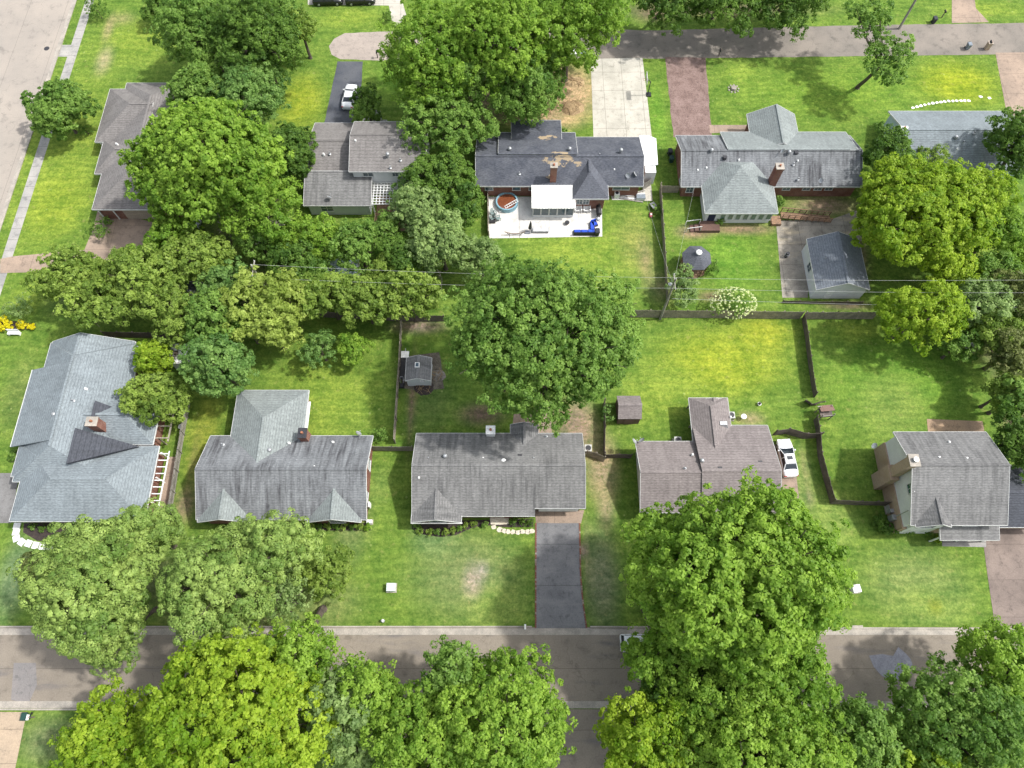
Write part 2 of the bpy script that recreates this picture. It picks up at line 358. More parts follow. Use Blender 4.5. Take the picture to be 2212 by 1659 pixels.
def sheet(name, pts, m, label=None, px=True, z=None, jit=0):
    if px: pts = [P(*p) for p in pts]
    if z is None: LV[0] += .0007; z = LV[0]
    out = []
    n = len(pts)
    for i in range(n):
        a, b = pts[i], pts[(i+1) % n]; L = math.hypot(b[0]-a[0], b[1]-a[1]); k = max(1, int(min(L, 200)/1.2)) if jit else 1
        for j in range(k):
            t = j/k; out.append((a[0]+(b[0]-a[0])*t+random.uniform(-jit, jit), a[1]+(b[1]-a[1])*t+random.uniform(-jit, jit)))
    o = MB().poly(out, z).build(name, m); tag(o, label, kind='structure'); return o
def rect(x0, x1, y0, y1): return [(x0, y0), (x1, y0), (x1, y1), (x0, y1)]
sheet('near_street', rect(-400, 400, -1.2, 6.9), road, 'tan grey street across the bottom', px=False)
for y0, y1 in ((6.1, 6.8), (-1.25, -.55)):
    sheet('gutter', rect(-67, 300, y0, y1), kerbm, 'pale concrete gutter strip', px=False, z=.022)
def kerb(a, b, w=.16, h=.13, label='concrete kerb'):
    o = MB().bar((a[0], a[1], h/2-.01), (b[0], b[1], h/2-.01), w, h+.02).build('kerb', kerbm); tag(o, label, kind='structure')
kerb((-66, 6.95), (2.2, 6.95)); kerb((8.6, 6.95), (52, 6.75)); kerb((-66, -1.35), (3.6, -1.35)); kerb((11.5, -1.35), (120, -1.35))
sheet('near_cross_street', [(1165, 1532), (1180, 1700), (1330, 1700), (1335, 1532)], road, 'tan street joining from the bottom', z=.0043+.02)
sheet('side_street', rect(-84, -70.9, -60, 300), roadL, 'pale pinkish side street at the left', px=False, z=.0125)
kerb((-70.8, 12), (-70.8, 300)); sheet('gutter', rect(-71.4, -70.9, 12, 300), kerbm, 'pale gutter', px=False, z=.018)
sheet('sidewalk', rect(-69.3, -67.9, 50, 300), walk, 'pale concrete sidewalk along the side street', px=False)
sheet('sidewalk', rect(-69.3, -67.9, 8, 50), walk, 'concrete sidewalk', px=False)
sheet('ramp', rect(-70.8, -69.3, 91.5, 94), walk, 'concrete link from kerb to sidewalk', px=False)
sheet('driveway', [(0, 560), (0, 590), (75, 588), (180, 555), (240, 565), (330, 570), (330, 480), (212, 452), (200, 500), (182, 540), (30, 553)], tanc, 'tan concrete driveway of the brown roofed house', jit=.04)
sheet('back_street', [(1180, 58), (1180, 128), (1500, 126), (2600, 112), (2600, 45), (1880, 54), (1400, 66)], roadT, 'grey back street at the top', jit=.06)
sheet('back_street', [(835, 68), (745, 72), (722, 84), (711, 100), (716, 118), (735, 128), (835, 131), (1200, 128), (1200, 62)], slab('turnaround', (.34, .29, .25), (.28, .24, .21), 0, 0, 0, 0), 'pale rounded end of the back street', jit=.05)
sheet('driveway', [(665, -60), (665, 10), (840, 12), (848, 50), (870, 75), (880, 40), (850, -60)], conc, 'pale concrete drive at the top edge')
sheet('driveway', [(729, 133), (784, 133), (780, 200), (757, 268), (700, 268), (715, 200)], asphd, 'dark asphalt driveway with a white car', jit=.05)
sheet('walk', [(782, 262), (800, 235), (822, 240), (826, 268), (815, 268), (812, 250), (800, 250), (792, 268)], walk, 'curved walk')
sheet('driveway', [(1276, 127), (1388, 125), (1408, 296), (1282, 296)], conc, 'pale concrete driveway in square slabs')
sheet('driveway', [(1436, 124), (1524, 124), (1538, 296), (1455, 296)], pink, 'pink gravel driveway', jit=.08)
sheet('walk', [(1532, 270), (1640, 270), (1640, 283), (1534, 288)], tanc, 'tan walk from the gravel drive to the front door')
sheet('driveway', [(2150, 114), (2260, 112), (2260, 300), (2185, 300)], tanc, 'tan concrete driveway at the right edge')
sheet('driveway', [(2056, -40), (2056, 50), (2136, 48), (2108, 18), (2100, -40)], tanc, 'tan concrete drive running out of the top')
sheet('driveway', [(1158, 1130), (1251, 1130), (1253, 1240), (1258, 1300), (1266, 1357), (1157, 1357)], asph, 'grey asphalt driveway of the middle house', z=.026, jit=.02)
for pts in ([(1157.5, 1130), (1157, 1357)], [(1252, 1130), (1254, 1240), (1259, 1300), (1267, 1357)]):
    mb = MB(); w = [P(*p) for p in pts]
    for a, b in zip(w[:-1], w[1:]):
        k = int((b-a).length/.24)
        for i in range(k):
            c = a+(b-a)*((i+.5)/k); mb.box(c.x-.09+random.uniform(-.02, .02), c.x+.09, c.y-.1, c.y+.1, 0, .05+random.uniform(0, .03))
    tag(mb.build('brick_edging', redbrick), 'red brick edging along the grey asphalt driveway', kind='structure')
sheet('carport_floor', [(1155, 1102), (1262, 1102), (1255, 1131), (1158, 1131)], tanc, 'tan concrete apron')
sheet('patio', [(1055, 425), (1150, 425), (1150, 433), (1300, 433), (1301, 511), (1056, 515)], patio_m, 'bright white concrete patio')
sheet('patio', [(1318, 415), (1400, 415), (1400, 432), (1322, 432)], patio_m, 'pale slab beside the house')
sheet('patio', [(1676, 476), (1790, 476), (1850, 455), (1862, 520), (1750, 530), (1745, 643), (1690, 643)], greyc, 'stained concrete yard beside the garage')
sheet('driveway', [(1660, 960), (1712, 960), (1727, 1085), (1700, 1200), (1660, 1200)], tanc, 'concrete drive under the white sedan')
sheet('driveway', [(2118, 1128), (2300, 1128), (2300, 1357), (2150, 1357), (2134, 1250)], slab('brown_concrete', (.22, .175, .15), (.15, .12, .105), 0, 4, 0, 0, .05, .25), 'brown concrete driveway at the right edge')
sheet('walk', [(2035, 1150), (2050, 1130), (2050, 1168), (2130, 1168), (2130, 1182), (2035, 1180)], walk, 'concrete front walk')
sheet('patio', [(2002, 905), (2122, 910), (2128, 940), (2005, 940)], slab('tan_patio', (.36, .25, .16), (.28, .2, .14), 0, 0), 'tan patio behind the two storey house')
sheet('driveway', [(-30, 1022), (42, 1022), (24, 1130), (-30, 1130)], slab('grey_drive', (.2, .195, .19), (.15, .145, .14), 0, 0), 'grey driveway at the left edge')
sheet('driveway', [(-60, 1538), (58, 1538), (25, 1700), (-60, 1700)], slab('beige_drive', (.4, .31, .22), (.33, .26, .19), 0, 3.2, 0, 0), 'beige concrete drive in the bottom left corner')
sheet('patio', [(1110, 895), (1190, 870), (1192, 935), (1105, 935)], tanc, 'tan patio behind the middle house')
sheet('road_patch', [(30, 1432), (78, 1432), (80, 1480), (62, 1520), (24, 1512)], slab('grey_patch', (.22, .2, .19), (.18, .17, .165), 0, 0), 'grey repair patch in the street', z=.0205)
sheet('road_patch', [(1878, 1417), (1905, 1412), (1930, 1416), (1940, 1398), (1956, 1412), (1968, 1424), (1972, 1436), (1960, 1450), (1940, 1470), (1905, 1462), (1888, 1440)], slab('blue_patch', (.26, .26, .29), (.22, .22, .25), 0, 0, scale=1), 'bluish grey patch in the street', z=.0205, jit=.05)
sheet('concrete_pad', [(1841, 1351), (1864, 1351), (1864, 1366), (1841, 1366)], kerbm, 'small concrete pad at the kerb', z=.02)
sheet('planting_bed', [(890, 1128), (1152, 1120), (1152, 1138), (1090, 1139), (1060, 1135), (1020, 1140), (985, 1156), (950, 1160), (915, 1155), (890, 1143)], mulch, 'black mulch bed along the front of the middle house', z=.018)
sheet('planting_bed', [(52, 1130), (180, 1130), (150, 1160), (120, 1172), (80, 1168), (50, 1150)], mulch, 'dark gravel bed', z=.018)
sheet('planting_bed', [(650, 1128), (800, 1130), (800, 1146), (655, 1146)], mulch, 'dark bed before the stained roof house', z=.018)
sheet('planting_bed', [(862, 770), (950, 762), (958, 838), (900, 842), (868, 838)], mt('leaf_litter', (.075, .06, .045), (.16, .14, .11), 1.4, amt=.5), 'leaf litter round the small shed', z=.018, jit=.12)
sheet('planting_bed', [(310, 900), (345, 895), (328, 968), (300, 965)], mulch, 'dark bed in the corner', z=.018)
sheet('planting_bed', [(0, 712), (72, 712), (78, 700), (0, 690)], mulch, 'bed of yellow flowers', z=.018)
# manhole lids
for (px, py, lb) in ((1543, 1448, 'round dark manhole lid in the near street'), (101, 105, 'round dark manhole lid in the side street')):
    c = P(px, py); mb = MB().cyl(c.x, c.y, .005, .034, .42, n=20).cyl(c.x, c.y, .034, .04, .32, n=20)
    tag(mb.build('manhole_cover', dkmetal), lb, 'manhole cover')
# ---------------------------------------------------------------- houses
FOOT = []
class House:
    def __init__(s, name, label, cat, loc):
        s.t = thing(name, label, cat, (loc[0], loc[1], 0)); s.w = {}; s.r = {}; s.fa = MB(); s.k = 0
    def vol(s, x0, x1, y0, y1, ze, zr, ax='x', ridge=None, hip=(0, 0), zes=None, roofm=None, wallm=None, oh=.45, fascia=True, walls=True, zb=-.05, nof=''):
        """one roof volume over its own walls; ax = direction of the ridge; ridge = its position across"""
        s.k += 1; e = .0035*s.k; FOOT.append((x0, x1, y0, y1))
        if ax == 'y': x0, x1, y0, y1 = y0, y1, x0, x1
        f = (lambda a, b, c: (a, b, c)) if ax == 'x' else (lambda a, b, c: (b, a, c))
        yr = (y0+y1)/2 if ridge is None else ridge
        za, zb_ = zes or (ze, ze); za += e; zb_ += e; zr += e
        C = [(x0, y0, za), (x1, y0, za), (x1, y1, zb_), (x0, y1, zb_), (x0+hip[0], yr, zr), (x1-hip[1], yr, zr)]
        mb = s.r.setdefault(roofm, MB()); T = .13
        vs = [f(*c) for c in C]+[f(c[0], c[1], c[2]-T) for c in C]
        per = [0, 1]+([] if hip[1] else [5])+[2, 3]+([] if hip[0] else [4])
        fs = [(0, 1, 5, 4), (2, 3, 4, 5)]
        if hip[0]: fs.append((3, 0, 4))
        if hip[1]: fs.append((1, 2, 5))
        fs += [tuple(i+6 for i in q)[::-1] for q in fs]
        for i in range(len(per)):
            a, b = per[i], per[(i+1) % len(per)]; fs.append((a, b, b+6, a+6))
        mb.add(vs, fs)
        # ridge cap
        cp = s.r[roofm]; a, b = f(*C[4]), f(*C[5])
        if (Vector(a)-Vector(b)).length > 1: cp.bar((a[0], a[1], a[2]+.01), (b[0], b[1], b[2]+.01), .3, .05)
        if fascia:
            cx, cy = (x0+x1)/2, (y0+y1)/2
            for i in range(len(per)):
                a, b = C[per[i]], C[per[(i+1) % len(per)]]
                if ('E' in nof and a[0] == b[0] == x1) or ('W' in nof and a[0] == b[0] == x0): continue
                d = Vector((b[1]-a[1], a[0]-b[0], 0)).normalized()*.035
                if d.x*((a[0]+b[0])/2-cx)+d.y*((a[1]+b[1])/2-cy) < 0: d = -d
                q = []
                for p in (a, b):
                    q += [(p[0], p[1], p[2]+.02), (p[0]+d.x, p[1]+d.y, p[2]+.02), (p[0]+d.x, p[1]+d.y, p[2]-.2), (p[0], p[1], p[2]-.2)]
                s.fa.add([f(*p) for p in q], [(0, 1, 5, 4), (1, 2, 6, 5), (2, 3, 7, 6), (3, 0, 4, 7), (0, 3, 2, 1), (4, 5, 6, 7)])
        if walls:
            o = oh+e*.6; sa = (zr-za)/max(.1, yr-y0); sb = (zr-zb_)/max(.1, y1-yr)
            X0, X1 = x0+o, x1-o; Y0, Y1 = y0+o, y1-o
            zA = za+sa*o-.17; zB = zb_+sb*o-.17; zR = zr-.2
            prof = [(Y0, zb), (Y1, zb), (Y1, zB), (yr, zR), (Y0, zA)]
            ends = []
            for X_, h in ((X0, hip[0]), (X1, hip[1])):
                if h: ends.append([(X_, y, min(z, min(za, zb_)-.15)) for y, z in prof])
                else: ends.append([(X_, y, z) for y, z in prof])
            vs = [f(*p) for p in ends[0]+ends[1]]
            s.w.setdefault(wallm, MB()).add(vs, [(0, 1, 2, 3, 4), (9, 8, 7, 6, 5), (0, 5, 6, 1), (1, 6, 7, 2), (2, 7, 8, 3), (3, 8, 9, 4), (4, 9, 5, 0)])
        return s
    def done(s):
        for m, mb in s.w.items(): mb.build('wall', m, s.t)
        s.roofs = [mb.build('roof', m, s.t) for m, mb in s.r.items()]
        if s.fa.v: s.fa.build('fascia', trim, s.t)
        return s
    def win(s, side, a, z, w, h, pos, mull=True, pm=None):
        """window on a wall facing side; a = coordinate along the wall, pos = plane of the wall"""
        d = {'S': (0, -1), 'N': (0, 1), 'W': (-1, 0), 'E': (1, 0)}[side]
        def bx(mb, a0, a1, z0, z1, o0, o1):
            if d[0] == 0: ys_ = sorted((pos+d[1]*o0, pos+d[1]*o1)); mb.box(a0, a1, ys_[0], ys_[1], z0, z1)
            else: xs_ = sorted((pos+d[0]*o0, pos+d[0]*o1)); mb.box(xs_[0], xs_[1], a0, a1, z0, z1)
        fr = MB(); t = .08
        bx(fr, a-w/2-t, a-w/2, z-h/2-t, z+h/2+t, -.02, .07); bx(fr, a+w/2, a+w/2+t, z-h/2-t, z+h/2+t, -.02, .07)
        bx(fr, a-w/2, a+w/2, z+h/2, z+h/2+t, -.02, .07); bx(fr, a-w/2-t-.03, a+w/2+t+.03, z-h/2-t, z-h/2, -.02, .11)
        if mull: bx(fr, a-.025, a+.025, z-h/2, z+h/2, -.02, .05); bx(fr, a-w/2, a+w/2, z-.02, z+.02, -.02, .045)
        f = fr.build('window', trim, s.t); p = MB(); bx(p, a-w/2, a+w/2, z-h/2, z+h/2, 0, .03); p.build('pane', pm or gl, f)
        return f
    def door(s, side, a, w, h, pos, m, name='door', z0=0.02, panels=4):
        d = {'S': (0, -1), 'N': (0, 1), 'W': (-1, 0), 'E': (1, 0)}[side]; mb = MB()
        def bx(a0, a1, z0, z1, o0, o1):
            if d[0] == 0: ys_ = sorted((pos+d[1]*o0, pos+d[1]*o1)); mb.box(a0, a1, ys_[0], ys_[1], z0, z1)
            else: xs_ = sorted((pos+d[0]*o0, pos+d[0]*o1)); mb.box(xs_[0], xs_[1], a0, a1, z0, z1)
        bx(a-w/2, a+w/2, z0, z0+h, -.02, .05)
        for i in range(panels):
            bx(a-w/2+.12, a+w/2-.12, z0+h*(i+.12)/panels, z0+h*(i+.88)/panels, .05, .075)
        return mb.build(name, m, s.t)
    def vent(s, px, py, z, kind='pipe'):
        """small roof fitting under a picture point at height z"""
        c = P(px, py, z); mb = MB()
        if kind == 'pipe': mb.cyl(c.x, c.y, z-.3, z+.35, .07).cyl(c.x, c.y, z-.05, z-.02+.04, .2, .1); return mb.build('roof_vent', galv, s.t)
        if kind == 'turbine':
            mb.cyl(c.x, c.y, z-.3, z+.2, .16).sphere((c.x, c.y, z+.38), .27, 12, 7)
            for i in range(12): a = i*pi/6; mb.bar((c.x+cos(a)*.1, c.y+sin(a)*.1, z+.62), (c.x+cos(a+.3)*.28, c.y+sin(a+.3)*.28, z+.2), .015, .04)
            return mb.build('roof_vent', galv, s.t, smooth=False)
        if kind == 'box': mb.box(c.x-.22, c.x+.22, c.y-.22, c.y+.22, z-.25, z+.14, .04, .04).box(c.x-.26, c.x+.26, c.y-.26, c.y+.26, z+.1, z+.16, .03, .03); return mb.build('roof_vent', dkmetal, s.t)
        if kind == 'white': mb.box(c.x-.14, c.x+.14, c.y-.14, c.y+.14, z-.25, z+.1, .03, .03).cyl(c.x, c.y, z+.08, z+.2, .09); return mb.build('roof_vent', white, s.t)
        if kind == 'dome': mb.cyl(c.x, c.y, z-.3, z+.12, .3).sphere((c.x, c.y, z+.12), .3, 14, 8, .5); return mb.build('roof_vent', white, s.t)
    def dish(s, px, py, z, ang=.6):
        c = P(px, py, z); mb = MB(); n = 12
        mb.bar((c.x, c.y, z-.3), (c.x, c.y, z+.5), .04)
        dr = Vector((cos(ang), sin(ang), .9)).normalized(); r = dr.cross(Vector((0, 0, 1))).normalized(); u = r.cross(dr)
        o = Vector((c.x, c.y, z+.55)); vs = [o]
        for k, (rad, d) in enumerate(((.2, .02), (.38, .09))):
            for i in range(n): a = 2*pi*i/n; vs.append(o+r*cos(a)*rad+u*sin(a)*rad*.9+dr*d)
        fs = [(0, 1+i, 1+(i+1) % n) for i in range(n)]+[(1+i, 1+n+i, 1+n+(i+1) % n, 1+(i+1) % n) for i in range(n)]
        mb.add(vs, fs); mb.bar(o-u*.3, o+dr*.5, .03); mb.sphere(o+dr*.5, .05, 6, 4)
        return mb.build('satellite_dish', galv, s.t)
    def chimney(s, x, y, w, d, z0, z1, m, pots=1, capm=None):
        mb = MB().box(x-w/2, x+w/2, y-d/2, y+d/2, z0, z1); mb.box(x-w/2-.06, x+w/2+.06, y-d/2-.06, y+d/2+.06, z1-.25, z1-.02)
        c = mb.build('chimney', m, s.t)
        k = MB().box(x-w/2-.08, x+w/2+.08, y-d/2-.08, y+d/2+.08, z1, z1+.07)
        k.build('chimney_cap', capm or kerbm, c)
        fl = MB()
        for i in range(pots): fl.cyl(x+(i-(pots-1)/2)*.4, y, z1+.06, z1+.35, .15, .13)
        fl.build('flue', mt('clay', (.33, .14, .08), None, 2), c)
        return c
def posts(h, pts, z1, m, w=.14):
    for x, y in pts: MB().box(x-w/2, x+w/2, y-w/2, y+w/2, 0, z1).build('porch_post', m, h.t)

# --- middle house of the front row
h = House('house', 'long low house with mottled grey roof, curved black mulch bed before it', 'house', (-1.5, 23.5))
rf = SH['weath']
h.vol(-11.3, 2.6, 18.6, 28.5, 2.7, 5.0, ridge=23.9, nof='E', roofm=rf, wallm=redbrick)
h.vol(2.55, 8.3, 19.4, 28.5, 2.7, 5.0, ridge=23.9, nof='W', zes=(3.05, 2.7), roofm=rf, wallm=redbrick)
h.vol(-11.35, -5.7, 17.9, 24.2, 2.7, 3.95, ax='y', ridge=-8.5, roofm=rf, wallm=redbrick, hip=(0, 0))
h.vol(-.2, 3.1, 24.5, 29.6, 2.72, 3.55, ax='y', roofm=rf, wallm=redbrick)
h.done()
h.door('S', 5.4, 4.6, 2.1, 19.84, white, 'garage_door')
h.win('S', -8.5, 1.5, 1.8, 1.3, 18.35); h.win('S', -3.6, 1.5, 1.6, 1.2, 19.04); h.door('S', -.4, 1, 2.05, 19.04, mt('dark_red_paint', (.16, .03, .03)))
h.win('E', 22, 1.5, 1.2, 1.1, 7.85); h.win('E', 26, 1.5, 1.2, 1.1, 7.85)
h.chimney(-2.5+.0, 28.45, .95, .9, 0, 4.0, white, 1, white)
for q in ((892, 1006), (941, 1032)): pass
h.vent(926, 990, 4.3, 'pipe'); h.vent(962, 987, 4.3, 'turbine'); h.vent(1044, 990, 4.3, 'white'); h.vent(1088, 996, 4.5, 'dome'); h.vent(1123, 986, 4.2, 'box'); h.vent(1153, 990, 4.3, 'pipe'); h.vent(905, 1032, 4.4, 'white'); h.vent(1180, 943, 3, 'pipe')
MB().box(-11.4, -5.6, 17.78, 17.9, 2.5, 2.62).build('gutter', trim, h.t)

# --- stained blue grey roof
h = House('house', 'pale blue-grey roofed house, black streaks on its front slope, two small front gables', 'house', (-26, 24))
rf = SH['stained']
h.vol(-35.6, -16.4, 18.2, 28.2, 2.7, 5.2, ridge=23.4, roofm=rf, wallm=redbrick)
h.vol(-33.2, -24.6, 23.4, 34.0, 2.75, 4.7, ax='y', hip=(0, 4.2), roofm=SH['light'], wallm=redbrick)
for x in (-32.4, -20.0):
    h.vol(x-3.0, x+3.0, 17.9, 22.3, 2.72, 4.2, ax='y', roofm=SH['light'], wallm=redbrick)
h.done()
h.chimney(*P(655, 938, 4.2)[:2], .9, 1.1, 0, 4.6, redbrick, 1, dkmetal)
h.vent(624, 957, 3.6, 'white'); h.vent(719, 955, 3.4, 'white'); h.vent(642, 995, 4.4, 'pipe'); h.vent(584, 974, 3.9, 'turbine'); h.vent(680, 1008, 4.8, 'white'); h.vent(481, 960, 3.5, 'pipe')
h.dish(776, 940, 2.9, .8)
h.win('E', 21, 1.5, 1.4, 1.2, -16.86); h.win('E', 25, 1.5, 1.2, 1.1, -16.86); h.win('S', -26, 1.5, 2.0, 1.4, 18.66); h.win('S', -20, 1.5, 1.6, 1.3, 18.3)
MB().box(-24.75, -24.45, 29.3, 32.8, 1.9, 2.05).build('awning', white, h.t)
MB().box(-16.6, -16.45, 20, 20.6, .4, 1.5).build('meter_box', white, h.t)

# --- big blue grey house at the left
h = House('house', 'large house with smooth blue-grey roof and two black triangular roof patches', 'house', (-50, 29))
rf = SH['blue']
h.vol(-57.5, -46.2, 22.6, 40.4, 2.7, 5.3, ax='y', ridge=-52.6, roofm=rf, wallm=redbrick, hip=(3.5, 3.0))
h.vol(-58.8, -52.2, 26.8, 36.7, 2.75, 5.33, ax='y', ridge=-52.6, zes=(2.75, 5.1), roofm=rf, wallm=redbrick, walls=False, fascia=False)
h.fa.bar((-58.83, 26.8, 2.7), (-58.83, 36.7, 2.7), .06, .2)
h.vol(-58.8, -50, 27.0, 36.6, 2.7, 3.3, roofm=rf, wallm=redbrick, fascia=False, hip=(2, 2))
h.vol(-57.3, -47.0, 36.6, 40.6, 2.72, 5.1, ax='y', ridge=-52.6, roofm=rf, wallm=redbrick, hip=(0, .0))
h.vol(-56.6, -41.4, 18.0, 26.9, 2.7, 4.6, roofm=rf, wallm=redbrick, hip=(4.6, 4.4))
h.vol(-57.8, -50, 23.2, 27.0, 2.72, 4.4, roofm=rf, wallm=redbrick, hip=(3.5, 0))
h.vol(-53.0, -42.2, 27.1, 33.6, 2.7, 4.35, roofm=rf, wallm=redbrick, hip=(0, 3.2), ridge=30.3)
# charcoal patches laid on the east slope
def slope(x): return 5.3-(x+52.6)*2.6/6.4
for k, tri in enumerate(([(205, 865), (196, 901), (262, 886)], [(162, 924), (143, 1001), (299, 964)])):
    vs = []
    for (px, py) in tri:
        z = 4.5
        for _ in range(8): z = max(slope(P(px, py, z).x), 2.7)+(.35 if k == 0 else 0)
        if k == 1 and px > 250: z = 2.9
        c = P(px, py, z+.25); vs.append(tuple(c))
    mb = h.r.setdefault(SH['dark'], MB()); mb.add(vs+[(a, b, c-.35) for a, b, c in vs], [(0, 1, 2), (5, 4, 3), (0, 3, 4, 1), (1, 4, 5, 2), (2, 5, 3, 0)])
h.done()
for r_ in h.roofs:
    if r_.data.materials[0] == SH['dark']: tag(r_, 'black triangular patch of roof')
c = P(205, 915, 5.0); h.chimney(c.x, c.y, 1.2, 1.0, 2.5, 5.7, redbrick, 1)
for a in ((185, 840, 4.6, 'white'), (158, 865, 4.9, 'pipe'), (120, 897, 4.6, 'turbine'), (132, 966, 4.4, 'box')): h.vent(*a)
h.win('S', -49, 1.5, 2.4, 1.4, 18.46); h.door('S', -53, 1.1, 2.1, 18.46, mt('dark_red_paint', (.16, .03, .03)))
posts(h, [(-41.2, 26.2), (-41.2, 23.2), (-41.2, 20.3)], 2.4, white)
MB().box(-41.5, -40.4, 19.5, 26.4, 0.02, .16).build('porch_floor', tanc, h.t)
mb = MB()
for i in range(9): mb.box(-41.3, -40.2, 19.6+i*.8, 19.7+i*.8, 2.42, 2.52)
mb.box(-40.3, -40.2, 19.5, 26.4, 2.32, 2.45).build('porch_trellis', white, h.t)
posts(h, [(-41.9, 32.6), (-41.9, 28)], 2.5, wood); mb = MB()
for i in range(4): mb.bar((-42.3, 28+i*1.5, 2.45), (-40.6, 28+i*1.5, 2.45), .12)
mb.bar((-40.7, 27.6, 2.3), (-40.7, 33, 2.3), .15).build('pergola_beams', wood, h.t)

# --- rosy roof house half under the big tree
h = House('house', 'house with rosy grey roof half hidden under the biggest tree', 'house', (23, 25))
rf = SH['rose']
h.vol(14.5, 23.0, 19.0, 27.5, 2.7, 4.75, ridge=23.2, nof='E', roofm=rf, wallm=creamsid)
h.vol(21.4, 30.35, 18.6, 29.5, 2.72, 4.95, ridge=23.3, nof='W', roofm=rf, wallm=redbrick)
h.vol(21.3, 26.0, 26.0, 33.0, 2.74, 3.9, zes=(2.74, 2.74), ax='y', ridge=23.6, hip=(0, 1.5), roofm=rf, wallm=wooddk, walls=False)
h.vol(22.5, 26.0, 28.0, 32.8, 2.5, 3.3, ax='y', roofm=rf, wallm=creamsid)
h.done()
posts(h, [(21.7, 32.7), (21.7, 30.2)], 2.6, wood)
for a in ((1496, 982, 3.9, 'white'), (1515, 997, 4.2, 'turbine'), (1642, 1000, 4.4, 'box'), (1555, 1013, 4.7, 'box'), (1480, 1012, 4.6, 'pipe'), (1578, 901, 2.8, 'white')): h.vent(*a)
c = P(1562, 915, 3.4); MB().box(c.x-.7, c.x+.7, c.y-.5, c.y+.5, 2.9, 3.6, .3, .3).build('roof_cap', galv, h.t)
h.dish(1385, 955, 2.8, 2.3); h.dish(1368, 957, 2.8, .4)
h.win('W', 25.5, 1.5, .9, 1.0, 14.96); h.win('W', 21.5, 1.5, .9, 1.0, 14.96); h.door('N', 28.5, 1, 2, 29.0, white)

# --- two storey house right
h = House('house', 'two storey house with tall tan brick chimney on its left wall', 'house', (49, 22))
rf = SH['weath']
h.vol(43.6, 54.2, 17.1, 27.7, 5.4, 7.8, ridge=23.1, zes=(4.85, 5.45), roofm=rf, wallm=whitesid, oh=.35)
h.vol(44.1, 48.0, 16.9, 21.3, 4.9, 6.2, ax='y', ridge=46.4, roofm=rf, wallm=whitesid, oh=.3)
h.vol(47.7, 54.3, 15.9, 18.4, 2.75, 3.6, ridge=18.2, roofm=rf, wallm=tanbrick, oh=.3, walls=False)
h.vol(54.0, 61, 17.3, 24.5, 2.9, 4.6, roofm=SH['dark'], wallm=tanbrick)
h.done()
mb = MB().box(43.80, 43.955, 17.4, 27.4, -.05, 2.65)
mb.box(43.9, 54, 17.25, 17.48, -.05, 2.5); mb.build('lower_wall', tanbrick, h.t)
mb = MB().box(42.85, 43.8, 22.4, 24.2, -.05, 4.2).box(42.95, 43.8, 22.75, 23.85, 4.2, 8.7).box(42.85, 43.9, 22.65, 23.95, 8.45, 8.65)
ch = mb.build('chimney', tanbrick, h.t)
MB().box(42.8, 43.95, 22.6, 24.0, 8.7, 8.8).build('chimney_cap', kerbm, ch); MB().cyl(43.4, 23.3, 8.75, 9.15, .28).build('flue', galv, ch)
h.win('W', 21.0, 5.9, 1.0, 1.1, 43.93, pm=glass('green_glass', (.03, .07, .05))); h.win('S', 46, 3.9, 1.5, 1.1, 17.2); h.win('S', 51, 3.9, 1.5, 1.1, 17.4)
h.win('S', 45.9, 1.4, 1.6, 1.2, 17.24)
posts(h, [(48, 16.3), (51, 16.3), (54, 16.3)], 2.7, white); h.vent(1828, 990, 7, 'pipe') if 0 else None
h.vent(2028, 988, 7.2, 'white'); h.vent(2088, 990, 7.2, 'white'); h.vent(2050, 955, 6.2, 'white')
mb = MB().box(43.35, 43.8, 18.4, 19.0, .8, 1.9).box(43.4, 43.8, 19.3, 19.7, 1, 1.7); mb.cyl(43.6, 18.7, 1.9, 5, .05).build('meter_box', galv, h.t)
h.dish(1885, 967, 5.3, 2.7)

# --- dark roof with the white patio
h = House('house', 'long house with charcoal roof worn through to tan patches, white patio behind it', 'house', (6, 69))
dkworn = None
m, n, l = newmat('worn_charcoal_shingle'); g = n.new('ShaderNodeNewGeometry').outputs['Position']
col = mix(n, l, ramp(n, l, noise(n, l, g, .6, 4), .35, .65), (.062, .067, .082), (.095, .1, .115))
tf = ramp(n, l, noise(n, l, vmul(n, l, g, (3.2, 9, 9)), 1, 2), .3, .7, (.7,)*3, (1.3,)*3)
col = mix(n, l, 1.0, col, tf, 'MULTIPLY')
for cc, rr in ((P(1205, 342, 4.6), 4.6), (P(1185, 300, 3.4), 3.2), (P(1250, 352, 4.4), 1.8), (P(1185, 378, 3.6), 1.5)):
    dv = n.new('ShaderNodeVectorMath'); dv.operation = 'DISTANCE'; l.new(vmul(n, l, g, (1, 2.2, 0)), dv.inputs[0]); dv.inputs[1].default_value = (cc.x, cc.y*2.2, 0)
    wz = ramp(n, l, math_(n, l, 'DIVIDE', dv.outputs['Value'], rr*1.1), .3, 1, (1,)*3, (0,)*3)
    f = ramp(n, l, math_(n, l, 'MULTIPLY', noise(n, l, vmul(n, l, g, (1, 1.6, 1)), .75, 4, .65), wz), .47, .51)
    col = mix(n, l, f, col, (.3, .235, .155))
worn = finish(m, n, l, col, .95, .15)
h.vol(-5.0, 18.1, 64.5, 73.1, 2.7, 4.75, ridge=68.0, roofm=worn, wallm=redbrick)
h.vol(-1.9, 9.0, 68.2, 73.8, 2.9, 4.98, ridge=68.2, zes=(4.9, 2.85), roofm=worn, wallm=redbrick, walls=False)
h.vol(-.1, 7.0, 71.4, 76.0, 2.85, 3.6, ridge=71.5, zes=(3.5, 2.9), roofm=worn, wallm=redbrick, walls=False)
h.vol(8.3, 13.2, 62.3, 68.0, 2.75, 4.5, ax='y', ridge=10.6, hip=(3.2, 0), roofm=SH['char'], wallm=redbrick, zes=(2.75, 2.75))
h.done()
